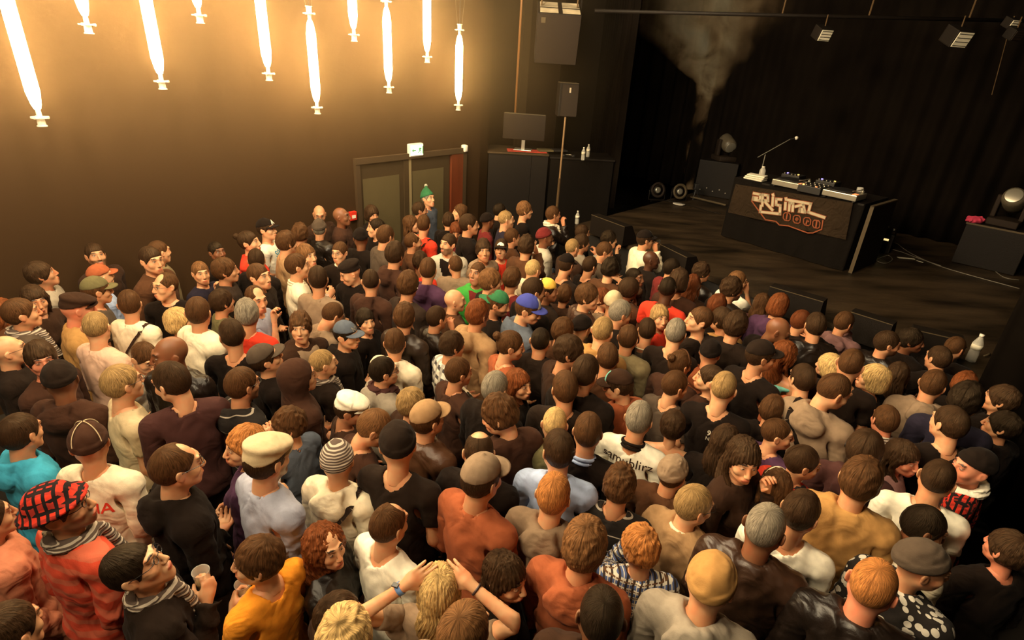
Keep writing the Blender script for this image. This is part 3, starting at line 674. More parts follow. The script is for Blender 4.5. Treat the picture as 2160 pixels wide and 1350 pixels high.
# ================================================================ people: shape fields turned into one closed surface each
def nets(fn, xs, ys, zs):
    "surface of fn(x, y, z) = 0 on a rectilinear grid, as quads"
    X, Y, Z = np.meshgrid(xs, ys, zs, indexing='ij')
    S = fn(X, Y, Z).astype(np.float32)
    nx, ny, nz = S.shape
    neg = S < 0
    cs = np.zeros((nx - 1, ny - 1, nz - 1, 4), np.float32)
    G = (xs, ys, zs)
    for ax in range(3):
        o1, o2 = [k for k in range(3) if k != ax]
        a = [slice(None)] * 3; c = [slice(None)] * 3
        a[ax] = slice(0, -1); c[ax] = slice(1, None)
        sa, sc = S[tuple(a)], S[tuple(c)]
        m = (sa < 0) != (sc < 0)
        t = np.where(m, sa / np.where(m, sa - sc, 1), 0)
        g = G[ax]; shp = [1, 1, 1]; shp[ax] = len(g) - 1
        ga = g[:-1].reshape(shp); dg = (g[1:] - g[:-1]).reshape(shp)
        P = np.zeros(sa.shape + (4,), np.float32)
        P[..., ax] = (ga + dg * t) * m
        for k in (o1, o2):
            sh = [1, 1, 1]; sh[k] = len(G[k]); P[..., k] = G[k].reshape(sh) * m
        P[..., 3] = m
        n1, n2 = S.shape[o1], S.shape[o2]
        for d1 in (0, 1):
            for d2 in (0, 1):
                s = [slice(None)] * 3
                s[o1] = slice(d1, n1 - 1 + d1); s[o2] = slice(d2, n2 - 1 + d2)
                cs += P[tuple(s)]
    has = cs[..., 3] > 0
    idx = np.full(has.shape, -1, np.int64); idx[has] = np.arange(has.sum())
    V = cs[has][:, :3] / cs[has][:, 3:4]
    F = []
    for ax in range(3):
        o1, o2 = [(1, 2), (2, 0), (0, 1)][ax]
        a = [slice(None)] * 3; c = [slice(None)] * 3
        a[ax] = slice(0, -1); c[ax] = slice(1, None)
        na, nc = neg[tuple(a)], neg[tuple(c)]
        m = na != nc
        ii = np.argwhere(m)
        ok = (ii[:, o1] > 0) & (ii[:, o1] < S.shape[o1] - 1) & (ii[:, o2] > 0) & (ii[:, o2] < S.shape[o2] - 1)
        ii = ii[ok]
        def q(d1, d2):
            j = ii.copy(); j[:, o1] -= d1; j[:, o2] -= d2; return idx[j[:, 0], j[:, 1], j[:, 2]]
        Q = np.stack([q(1, 1), q(0, 1), q(0, 0), q(1, 0)], 1)
        fl = nc[ii[:, 0], ii[:, 1], ii[:, 2]]
        Q[fl] = Q[fl][:, ::-1]
        F.append(Q)
    F = np.concatenate(F)
    F = F[(F >= 0).all(1)]
    return V.astype(np.float32), F
def ell(X, Y, Z, c, r):
    a, b, d = (X - c[0]), (Y - c[1]), (Z - c[2])
    k0 = np.sqrt((a / r[0]) ** 2 + (b / r[1]) ** 2 + (d / r[2]) ** 2) + 1e-9
    k1 = np.sqrt((a / r[0] ** 2) ** 2 + (b / r[1] ** 2) ** 2 + (d / r[2] ** 2) ** 2) + 1e-9
    return k0 * (k0 - 1) / k1
def cap(X, Y, Z, a, b, r1, r2=None):
    r2 = r1 if r2 is None else r2
    a = np.array(a, float); b = np.array(b, float); ab = b - a
    t = np.clip(((X - a[0]) * ab[0] + (Y - a[1]) * ab[1] + (Z - a[2]) * ab[2]) / (ab @ ab), 0, 1)
    return np.sqrt((X - a[0] - ab[0] * t) ** 2 + (Y - a[1] - ab[1] * t) ** 2 + (Z - a[2] - ab[2] * t) ** 2) - (r1 + (r2 - r1) * t)
def smin(a, b, k):
    h = np.clip(.5 + .5 * (b - a) / k, 0, 1); return b * (1 - h) + a * h - k * h * (1 - h)
def smax(a, b, k): return -smin(-a, -b, k)
def wob(X, Y, Z, f, s=0.0):
    return (np.sin(X * f * 1.0 + 2.1 * np.sin(Y * f * .6 + s)) * np.sin(Y * f * .9 + 1.7 * np.sin(Z * f * .5 + s * 2)) * np.sin(Z * f * .8 + 1.9 * np.sin(X * f * .7 + s * 3)))
def sst(t, a, b):
    t = np.clip((t - a) / (b - a), 0, 1); return t * t * (3 - 2 * t)

SH, EL, WR = np.array([.175, -.01, 1.398]), np.array([.375, -.015, 1.198]), np.array([.56, 0.0, 1.018])
def f_skull(X, Y, Z, t=0.0, tz=None):
    tz = t if tz is None else tz
    return ell(X, Y, Z, (0, -.012, 1.662), (.0745 + t, .097 + t, .096 + tz))
def f_head(X, Y, Z, fem=0.0):
    A = np.abs(X)
    d = f_skull(X, Y, Z)
    d = smin(d, ell(X, Y, Z, (0, .030, 1.612), (.060, .066, .092)), .03)
    d = smin(d, cap(A, Y, Z, (.055, .0, 1.590), (.018, .074, 1.541), .019 - .003 * fem), .028)
    d = smin(d, ell(X, Y, Z, (0, .082, 1.538), (.024 - .004 * fem, .019, .019)), .018)
    d = smin(d, ell(A, Y, Z, (.043, .062, 1.612), (.022, .024, .022)), .02)
    d = smin(d, cap(A, Y, Z, (.010, .092, 1.672), (.040, .083, 1.676), .011 - .003 * fem), .016)
    d = smin(d, ell(X, Y, Z, (0, .092, 1.57), (.028, .016, .022)), .015)
    d = smax(d, -ell(A, Y, Z, (.031, .112, 1.652), (.020, .022, .013)), .012)
    d = smin(d, ell(A, Y, Z, (.031, .084, 1.652), (.0135, .0125, .0125)), .003)
    d = smin(d, cap(X, Y, Z, (0, .096, 1.662), (0, .117, 1.612), .008, .0125), .010)
    d = smin(d, ell(A, Y, Z, (.012, .108, 1.606), (.009, .011, .008)), .006)
    d = smin(d, ell(X, Y, Z, (0, .104, 1.576), (.024, .009, .0055)), .005)
    d = smin(d, ell(X, Y, Z, (0, .102, 1.566), (.020, .010, .0065)), .004)
    ear = ell(A + (Y + .01) * .35, Y + (Z - 1.63) * .2, Z, (.081, -.010, 1.632), (.0085, .021, .033))
    ear = smax(ear, -ell(A, Y, Z, (.092, -.004, 1.634), (.008, .011, .019)), .006)
    d = smin(d, ear, .006)
    nr = .054 - .010 * fem
    d = smin(d, cap(X, Y * .95, Z, (0, -.034, 1.40), (0, -.008, 1.575), nr * 1.06, nr), .03)
    return d
def f_torso(X, Y, Z, fem=0.0):
    A = np.abs(X); n = 1 - .1 * fem
    d = ell(X, Y, Z, (0, -.012, 1.27), (.168 * n, .108, .20))
    d = smin(d, ell(X, Y, Z, (0, .0, 1.06), (.138 * (1 - .08 * fem), .103, .19)), .06)
    d = smin(d, ell(X, Y, Z, (0, -.005, .925), (.160 * (1 + .04 * fem), .115, .12)), .06)
    d = smin(d, cap(A, Y, Z, (0, -.018, 1.408), (.157 * n, -.012, 1.386), .050), .06)
    d = smin(d, cap(A, Y, Z, (.02, -.03, 1.462), (.14, -.020, 1.412), .033), .05)
    if fem: d = smin(d, ell(A, Y, Z, (.068, .075, 1.275), (.055, .05, .055)), .035)
    return d
def f_arm(X, Y, Z, fat=1.0):
    A = np.abs(X)
    return smin(cap(A, Y, Z, SH, EL, .050 * fat, .040 * fat), cap(A, Y, Z, EL, WR, .040 * fat, .027 * fat), .02)
def f_leg(X, Y, Z, g=0.0):
    A = np.abs(X)
    d = smin(cap(A, Y, Z, (.088, 0, .90), (.105, .012, .49), .085 + g, .055 + g), cap(A, Y, Z, (.105, .012, .49), (.115, -.018, .10), .056 + g, .037 + g), .03)
    return d
def armt(X, Y, Z):
    "distance along the arm from the shoulder, and away from its line"
    A = np.abs(X); u = EL - SH; l1 = np.linalg.norm(u); u = u / l1
    w = WR - EL; l2 = np.linalg.norm(w); w = w / l2
    t1 = (A - SH[0]) * u[0] + (Y - SH[1]) * u[1] + (Z - SH[2]) * u[2]
    lat = np.sqrt(np.maximum((A - SH[0] - u[0] * t1) ** 2 + (Y - SH[1] - u[1] * t1) ** 2 + (Z - SH[2] - u[2] * t1) ** 2, 0))
    t2 = (A - EL[0]) * w[0] + (Y - EL[1]) * w[1] + (Z - EL[2]) * w[2]
    lat2 = np.sqrt(np.maximum((A - EL[0] - w[0] * t2) ** 2 + (Y - EL[1] - w[1] * t2) ** 2 + (Z - EL[2] - w[2] * t2) ** 2, 0))
    far_ = (t2 > 0) & (lat2 > .15)
    lat = np.where(far_, 9.0, np.where(t2 > 0, np.minimum(lat, lat2), lat))
    t1 = np.where(far_, -1.0, t1); t2 = np.where(far_, -1.0, t2)
    return t1, t2, lat
def rng(a, b, s): return np.linspace(a, b, max(2, int(round((b - a) / s)) + 1))

# ---- hands: palm, four bent fingers of unequal length, thumb off the side of the palm
def hand_mesh(kind, step):
    curl = {'rest': (18, 28, 18), 'grip': (42, 62, 40), 'flat': (6, 8, 6)}[kind]
    def fn(X, Y, Z):
        d = ell(X, Y, Z, (0, 0, .048), (.041, .0155, .052))
        d = smin(d, cap(X, Y, Z, (0, 0, -.02), (0, 0, .03), .026, .024), .02)
        d = smin(d, ell(X, Y, Z, (.022, .008, .03), (.018, .015, .026)), .012)
        for i, (bx, ln, bz) in enumerate([(-.031, .058, .080), (-.0105, .070, .088), (.0105, .077, .090), (.0305, .068, .086)]):
            p = np.array([bx, 0, bz - .012]); a = 0; q = None; sp = bx * .5
            for j, (fr, cu) in enumerate(zip((.46, .31, .23), curl)):
                a += math.radians(cu + i * (-1.5)); L = ln * fr * (1.25 if j == 0 else 1)
                q = p + np.array([sp * L * 4 if kind != 'grip' else 0, math.sin(a) * L, math.cos(a) * L])
                d = smin(d, cap(X, Y, Z, p, q, .0092 - .0008 * j, .0086 - .0010 * j), .004 if j else .007)
                p = q
        th = {'rest': [(.030, .004, .022), (.052, .016, .050), (.056, .026, .080)], 'grip': [(.028, .010, .020), (.046, .036, .046), (.030, .062, .068)], 'flat': [(.030, .004, .022), (.060, .008, .045), (.074, .012, .072)]}[kind]
        d = smin(d, cap(X, Y, Z, th[0], th[1], .0125, .0105), .010)
        d = smin(d, cap(X, Y, Z, th[1], th[2], .0105, .0085), .004)
        return d
    return nets(fn, rng(-.058, .092, step), rng(-.03, .105, step), rng(-.028, .178, step))

# ---- template surfaces, kept in rest pose, bent per person afterwards
_T = {}
def feat_of(V):
    X, Y, Z = V.T; A = np.abs(X); o = np.zeros((len(V), 4), np.float32)
    fr = Y > .05
    lip = np.maximum(1 - np.abs(ell(X, Y, Z, (0, .106, 1.571), (.026, .016, .0115))) / .004, 0) * 0 + sst(-ell(X, Y, Z, (0, .108, 1.571), (.027, .022, .0125)), -.001, .002)
    o[:, 0] = lip * fr
    brow = sst(-ell(A, Y, Z - .012 * (1 - ((A - .032) / .022) ** 2) * .3, (.033, .095, 1.676), (.023, .03, .0058)), -.001, .0015)
    iris = sst(.0062 - np.sqrt((A - .031) ** 2 + (Z - 1.652) ** 2), -.001, .001) * (Y > .088)
    slit = sst(.0018 - np.abs(Z - 1.5710), -.001, .0008) * (A < .022) * (Y > .096)
    nost = sst(.0045 - np.sqrt((A - .008) ** 2 + (Z - 1.600) ** 2), -.001, .001) * (Y > .1)
    lid = sst(.0022 - np.abs(np.sqrt(((A - .031) / 1.25) ** 2 + (Z - 1.652) ** 2) - .0105), -.001, .001) * fr * (Z > 1.652)
    o[:, 1] = np.maximum.reduce([brow * fr, iris, slit * .8, nost * .7, lid * .6])
    jaw = sst(-(Z - 1.600 + (A < .03) * 0), -.012, .006) * sst(Y, -.005, .02) * sst(Z, 1.515, 1.535)
    mus = sst(-ell(X, Y, Z, (0, .11, 1.588), (.028, .03, .008)), -.002, .002) * fr
    o[:, 2] = np.clip(np.maximum(jaw * (1 - sst(-ell(X, Y, Z, (0, .11, 1.571), (.024, .03, .008)), -.002, .002)), mus), 0, 1)
    o[:, 3] = .8 * sst(.0098 - np.sqrt(((A - .031) / 1.25) ** 2 + ((Z - 1.651) * 1.75) ** 2), -.001, .001) * (Y > .0855)
    return o
def T_body(fem, hi):
    k = ('body', fem, hi)
    if k not in _T:
        s = (.0052, .0072, .0100)[hi]
        Vh, Fh = nets(lambda X, Y, Z: smax(f_head(X, Y, Z, fem), 1.455 - Z, .004), rng(-.104, .104, s), rng(-.125, .142, s), rng(1.44, 1.775, s))
        def rest(X, Y, Z):
            d = smin(f_torso(X, Y, Z, fem) + .008 * sst(-Z, -1.40, -1.36), f_arm(X, Y, Z), .03)
            d = smin(d, f_leg(X, Y, Z), .05)
            d = smin(d, ell(np.abs(X), Y, Z, (.122, .055, .040), (.042, .125, .040)), .03)
            return smin(d, cap(X, Y, Z, (0, -.034, 1.38), (0, -.022, 1.49), .048 - .010 * fem), .03)
        c = (.022, .026, .030)[hi]
        Vb, Fb = nets(rest, rng(-.62, .62, c), rng(-.16, .21, c), rng(-.03, 1.58, c))
        fe = np.zeros((len(Vb), 4), np.float32)
        _T[k] = (np.concatenate([Vh, Vb]), np.concatenate([Fh, Fb + len(Vh)]), np.concatenate([feat_of(Vh), fe]))
    return _T[k]
def T_hand(kind, hi):
    k = ('hand', kind, hi)
    if k not in _T: _T[k] = hand_mesh(kind, (.0048, .0070, .0085)[hi])
    return _T[k]
def T_garment(kind, fem, hi):
    k = ('garment', kind, fem, hi)
    if k in _T: return _T[k]
    th = {'tee': .014, 'sweater': .021, 'hoodie': .027, 'hoodup': .027, 'jacket': .032, 'shirt': .018, 'coat': .034, 'vest': .024, 'tank': .008}[kind]
    wr = {'tee': .008, 'sweater': .008, 'hoodie': .011, 'hoodup': .011, 'jacket': .013, 'shirt': .010, 'coat': .012, 'vest': .007, 'tank': .003}[kind]
    hem = {'coat': .62, 'jacket': .84, 'tee': .84}.get(kind, .87)
    def fn(X, Y, Z):
        t1, t2, lat = armt(X, Y, Z)
        T = f_torso(X, Y, Z, fem) - th
        if kind in ('coat',): T = smin(T, ell(X, Y, Z, (0, 0, .8), (.19, .14, .3)), .08)
        else: T = smin(T, ell(X, Y, Z, (0, 0, .95), (.165 + th * .5, .12 + th * .5, .16)), .06)
        A = f_arm(X, Y, Z, 1.0) - th * .8
        if kind in ('tee', 'tank'): A = smax(A, t1 - (.17 if kind == 'tee' else -.01), .006)
        elif kind == 'vest': A = smax(A, t1 - .02, .01)
        else: A = smax(A, t2 - .25, .006)
        d = smin(T, A, .035)
        w = wob(X, Y, Z, 34, 1.0) * .6 + wob(X, Y, Z, 62, 2.0) * .4
        fold = np.sin((Z + .35 * np.abs(X) + .05 * np.sin(X * 17)) * 62 + 2.0 * np.sin(Y * 20)) * sst(-Z, -1.28, -1.0)
        d = d - wr * w - wr * .35 * fold - wr * .9 * np.sin(t2 * 85 + 2 * np.sin(Y * 50)) * sst(t1, .16, .26) * (np.abs(X) > .25) * .7
        d = smax(d, hem - Z, .01)
        if kind == 'tank': d = smax(d, Z - 1.40 + .0 * X, .012)
        else:
            no = {'tee': .076, 'sweater': .072, 'hoodie': .070, 'hoodup': .066, 'jacket': .068, 'shirt': .066, 'coat': .066, 'vest': .074}[kind]
            d = smax(d, -cap(X, Y * .92, Z, (0, -.026, 1.446), (0, -.0, 1.64), no * .86, no * 1.3), .008)
        if kind == 'hoodie':
            Ax = np.abs(X)
            h = smin(cap(Ax, Y, Z, (.080, .045, 1.438), (.088, -.045, 1.472), .022, .030), cap(Ax, Y, Z, (.088, -.045, 1.472), (.0, -.122, 1.488), .034, .036), .03)
            h = smin(h, ell(X, Y, Z, (0, -.138, 1.425), (.112, .046, .088)), .04) - .006 * wob(X, Y, Z, 60, 3.0)
            h = smax(h, -cap(X, Y, Z, (0, -.02, 1.53), (0, -.095, 1.535), .055, .030), .02)
            d = smin(d, h, .012)
        if kind in ('jacket', 'coat', 'shirt', 'vest'):
            Ax = np.abs(X); r = .013 if kind != 'shirt' else .009
            zt = 1.484 if kind != 'shirt' else 1.474
            h = smin(cap(Ax, Y, Z, (.048, .052, zt - .040), (.072, -.02, zt), r), cap(Ax, Y, Z, (.072, -.02, zt), (.0, -.088, zt + .006), r), .02)
            h = smin(h, h + 0, .01)
            h2 = smin(cap(Ax, Y, Z, (.060, .058, zt - .062), (.084, -.02, zt - .034), r), cap(Ax, Y, Z, (.084, -.02, zt - .034), (.0, -.098, zt - .030), r), .02)
            d = smin(d, smin(h, h2, .02), .01)
        if kind == 'hoodup':
            o = ell(X, Y, Z, (0, -.022, 1.655), (.104, .122, .122))
            o = smin(o, cap(X, Y, Z, (0, -.03, 1.60), (0, -.045, 1.47), .092, .085), .04) - .003 * wob(X, Y, Z, 50)
            o = smax(o, -ell(X, Y, Z, (0, .135, 1.615), (.070, .125, .108)), .012)
            o = smax(o, -cap(X, Y, Z, (0, .10, 1.61), (0, .0, 1.63), .07, .07), .01)
            d = smin(d, o, .03)
        return d
    s = (.0125, .017, .022)[hi]
    top = 1.80 if kind == 'hoodup' else 1.585
    V, F = nets(fn, rng(-.66, .66, s), rng(-.235, .215, s), rng(hem - .03, top, s))
    _T[k] = (V, F); return _T[k]
def T_trousers(fem):
    k = ('trousers', fem)
    if k not in _T:
        def fn(X, Y, Z):
            d = f_leg(X, Y, Z, .018)
            d = smin(d, ell(X, Y, Z, (0, -.003, .915), (.168, .122, .115)), .04)
            return smax(smax(d - .004 * np.sin(Z * 60 + 3 * X), .07 - Z, .01), Z - .985, .01)
        _T[k] = nets(fn, rng(-.24, .24, .03), rng(-.18, .18, .03), rng(.03, 1.03, .034))
    return _T[k]
HR = .949
def hair_fn(kind):
    def fn(X, Y, Z):
        A = np.abs(X)
        line = .8 * Y - .6 * Z + HR
        nape = 1.556 - Z
        ear = -ell(A, Y, Z, (.088, .004, 1.628), (.022, .026, .034))
        w1 = wob(X, Y, Z, 70, .5); w2 = wob(X, Y, Z, 130, 1.5)
        if kind == 'buzz':
            d = f_skull(X, Y, Z, .0035); return smax(smax(smax(d, line + .004, .004), nape, .006), ear, .004)
        if kind == 'short':
            d = f_skull(X, Y, Z, .009, .013) - .002 * w2; return smax(smax(smax(d, line - .002, .008), nape, .008), ear, .005)
        if kind == 'recede':
            d = f_skull(X, Y, Z, .007) - .0015 * w2
            d = smax(smax(smax(d, line + .012, .006), nape, .008), ear, .005)
            return smax(d, -ell(X, Y, Z, (0, .085, 1.745), (.052, .075, .055)), .012)
        if kind == 'baldtop':
            d = f_skull(X, Y, Z, .006) - .0015 * w2
            d = smax(smax(smax(d, line + .010, .006), nape, .008), ear, .005)
            return smax(d, -ell(X, Y, Z, (0, .015, 1.775), (.062, .10, .060)), .012)
        if kind == 'med':
            d = f_skull(X, Y, Z, .017, .024) - .005 * w1 - .002 * w2
            return smax(smax(smax(d, line - .016, .014), nape + .012, .012), -ell(A, Y, Z, (.097, .012, 1.615), (.02, .024, .024)), .006)
        if kind == 'messy':
            d = f_skull(X, Y, Z, .019, .030) - .009 * w1 - .004 * w2
            return smax(smax(d, line - .024, .016), nape + .024, .014)
        if kind == 'curly':
            d = f_skull(X, Y, Z, .021, .029) - .005 * wob(X, Y, Z, 200, .7) - .005 * w1
            return smax(smax(d, line - .016, .012), nape + .010, .012)
        if kind == 'afro':
            d = f_skull(X, Y, Z, .028, .034) - .003 * wob(X, Y, Z, 190, .7)
            return smax(smax(d, line - .018, .016), nape + .005, .016)
        if kind in ('long', 'longfringe'):
            d = f_skull(X, Y, Z, .017, .019)
            d = smax(d, line - (.010 if kind == 'long' else .035), .014)
            b = ell(X, Y, Z, (0, -.070, 1.50), (.094, .050, .165))
            b = smin(b, cap(A, Y, Z, (.080, .0, 1.64), (.086, .012, 1.40), .022, .017), .03)
            d = smin(d, b, .03) - .0045 * np.sin(np.arctan2(X, Y + .03) * 34 + 5 * np.sin(Z * 14)) - .003 * w1
            return smax(smax(d, -ell(X, Y, Z, (0, .105, 1.585), (.060, .095, .085)), .01), -f_head(X, Y, Z) - .02, .006)
        if kind == 'bob':
            d = f_skull(X, Y, Z, .024, .026); d = smax(d, line - .030, .016)
            b = ell(X, Y, Z, (0, -.035, 1.60), (.100, .095, .085)); b = smax(b, line - .055, .02)
            d = smin(d, b, .02) - .003 * np.sin(np.arctan2(X, Y + .03) * 40 + 4 * np.sin(Z * 20)) - .002 * w1
            return smax(smax(d, 1.535 - Z, .012), -ell(X, Y, Z, (0, .11, 1.595), (.060, .085, .085)), .01)
        if kind in ('bun', 'tail'):
            d = f_skull(X, Y, Z, .010, .012) - .0015 * np.sin(X * 300)
            d = smax(smax(smax(d, line - .004, .008), nape, .008), ear, .005)
            if kind == 'bun': b = ell(X, Y, Z, (0, -.125, 1.712), (.036, .032, .034)) - .004 * wob(X, Y, Z, 160)
            else: b = smin(cap(X, Y, Z, (0, -.11, 1.70), (0, -.155, 1.62), .020, .028), cap(X, Y, Z, (0, -.155, 1.62), (.01, -.135, 1.45), .028, .012), .02) - .003 * w1
            return smin(d, b, .012)
        if kind == 'curlylong':
            d = ell(X, Y, Z, (0, -.030, 1.635), (.120, .116, .138)) - .008 * wob(X, Y, Z, 185, .7) - .007 * w1
            d = smin(d, ell(X, Y, Z, (0, -.06, 1.50), (.125, .085, .12)) - .012 * wob(X, Y, Z, 110, .2), .03)
            return smax(smax(d, -ell(X, Y, Z, (0, .120, 1.606), (.070, .140, .096)), .006), 1.40 - Z, .03)
    return fn
def T_hair(kind, hi):
    k = ('hair', kind, hi)
    if k not in _T:
        lo = 1.31 if kind in ('long', 'longfringe', 'curlylong', 'tail') else 1.50
        s = (.0056, .0078, .0105)[hi]
        if lo < 1.5: s *= 1.25
        w = .155
        V, F = nets(hair_fn(kind), rng(-w, w, s), rng(-.195, w, s), rng(lo, 1.815, s))
        _T[k] = (V, F)
    return _T[k]
def brim(V0, F0, back=False, ln=.070, z0=1.692, droop=.03, w=1.12, flat=0.0):
    n, m = 17, 6; V = []; F = []
    for side in (0, 1):
        for i in range(n):
            a = (-1 + 2 * i / (n - 1)) * w
            for j in range(m):
                t = j / (m - 1); e = math.cos(a / w * PI / 2) ** .5 if abs(a) < w else 0
                r = ln * e * t
                x = math.sin(a) * (.082 + r * .55); y = -.012 + math.cos(a) * .106 + r * math.cos(a * .5)
                z = z0 - droop * (abs(a) / w) ** 2 * (1 - flat) - .12 * r - side * .006
                V.append((x, y, z))
    k = n * m
    for i in range(n - 1):
        for j in range(m - 1):
            q = i * m + j; F.append((q, q + 1, q + m + 1, q + m)); F.append((k + q, k + q + m, k + q + m + 1, k + q + 1))
    for i in range(n - 1):
        q = i * m + m - 1; F.append((q, k + q, k + q + m, q + m))
    V = np.array(V, np.float32); F = np.array(F)
    return np.concatenate([V0, V]), np.concatenate([F0, F + len(V0)])
def T_hat(kind, hi):
    k = ('hat', kind, hi)
    if k in _T: return _T[k]
    s = (.0062, .008, .0105)[hi]
    def fn(X, Y, Z):
        if kind in ('beanie', 'ribbed', 'santa'):
            e = (1.672 + .36 * Y - Z) * .94
            d = ell(X, Y, Z, (0, -.018, 1.672), (.086, .109, .108)) - .0035 * wob(X, Y, Z, 60)
            if kind == 'ribbed': d = d - .003 * np.sin(np.arctan2(X, Y + .03) * 46)
            band = ell(X, Y, Z, (0, -.016, 1.668), (.093, .116, .112)); band = smax(band, -e - .045, .006)
            d = smin(d, band, .004)
            if kind == 'santa': d = smin(d, cap(X, Y, Z, (0, -.02, 1.75), (-.06, -.07, 1.80), .05, .02), .04)
            return smax(d, e, .006)
        if kind in ('cap', 'capback'):
            e = (1.688 + .16 * Y - Z)
            d = ell(X, Y, Z, (0, -.012, 1.672), (.086, .108, .104)) - .0012 * np.cos(np.arctan2(X, Y + .012) * 6) ** 24
            d = smin(d, ell(X, Y, Z, (0, -.012, 1.780), (.009, .009, .006)), .003)
            return smax(d, e, .005)
        if kind in ('flatcap', 'beret'):
            e = (1.680 + .20 * Y - Z)
            d = ell(X, Y, Z, (0, -.008, 1.676), (.087, .109, .095))
            c = (0, .012, 1.722) if kind == 'flatcap' else (.02, -.02, 1.735)
            d = smin(d, ell(X, Y, Z + (.18 if kind == 'flatcap' else 0) * (Y - c[1]), c, (.099, .122, .042)), .02) - .002 * wob(X, Y, Z, 55)
            return smax(d, e, .005)
        if kind == 'bucket':
            e = (1.690 + .10 * Y - Z)
            d = smax(ell(X, Y, Z, (0, -.012, 1.672), (.090, .112, .118)), Z - 1.775, .02)
            d = smax(d, e, .004)
            rr = np.sqrt((X / .84) ** 2 + (Y + .012) ** 2)
            b = np.abs(Z - (1.702 + .10 * Y) + .62 * (rr - .10)) - .0065
            b = smax(smax(b, rr - .142, .004), .088 - rr, .004)
            return smin(d, b, .012) - .002 * wob(X, Y, Z, 50)
    V, F = nets(fn, rng(-.15, .15, s), rng(-.175, .19, s), rng(1.60, 1.835, s))
    if kind == 'cap': V, F = brim(V, F, flat=.3)
    if kind == 'flatcap': V, F = brim(V, F, ln=.040, z0=1.693)
    if kind == 'capback':
        V, F = brim(V, F)
        c = V.copy(); V[:, 0] = -c[:, 0]; V[:, 1] = -.024 - c[:, 1]; V[:, 2] = c[:, 2] + .12 * (V[:, 1] - .0)
    _T[k] = (V, F); return _T[k]
def T_glasses():
    if 'gl' not in _T:
        b = MB()
        for sx in (-1, 1):
            b.tube([(sx * .032 + .019 * math.cos(a), .106 - .002 * abs(math.cos(a)), 1.651 + .014 * math.sin(a)) for a in np.linspace(0, 2 * PI, 15)], .0016, 5, False)
            b.tube([(sx * .051, .104, 1.655), (sx * .074, .085, 1.655), (sx * .083, .0, 1.650), (sx * .084, -.02, 1.640)], .0016, 5)
        b.tube([(-.013, .108, 1.655), (.013, .108, 1.655)], .0016, 5)
        _T['gl'] = (np.array(b.v, np.float32), [tuple(f) for f in b.f])
    return _T['gl']
def T_phones():
    if 'ph' not in _T:
        b = MB()
        b.tube([(.094 * math.cos(a), -.012, 1.660 + .118 * math.sin(a)) for a in np.linspace(0, PI, 15)], .005, 6)
        for sx in (-1, 1): b.tube([(sx * .082, -.008, 1.640), (sx * .104, -.008, 1.640)], [.030, .026], 12)
        _T['ph'] = (np.array(b.v, np.float32), [tuple(f) for f in b.f])
    return _T['ph']
def T_scarf(hi):
    if 'sc' not in _T:
        def fn(X, Y, Z):
            a = np.arctan2(X, Y + .02); r = np.sqrt(X ** 2 + ((Y + .02) * .93) ** 2)
            zc = 1.488 - .022 * np.cos(a)
            d = np.sqrt((r - .076) ** 2 + ((Z - zc) * .75) ** 2) - .026
            d = smin(d, cap(X, Y, Z, (.03, .088, 1.46), (.045, .135, 1.27), .028, .034), .02)
            return d - .005 * np.sin(a * 3 + (Z) * 190 + r * 60) - .003 * wob(X, Y, Z, 90)
        _T['sc'] = nets(fn, rng(-.14, .14, .0085), rng(-.15, .20, .0085), rng(1.22, 1.57, .0085))
    return _T['sc']

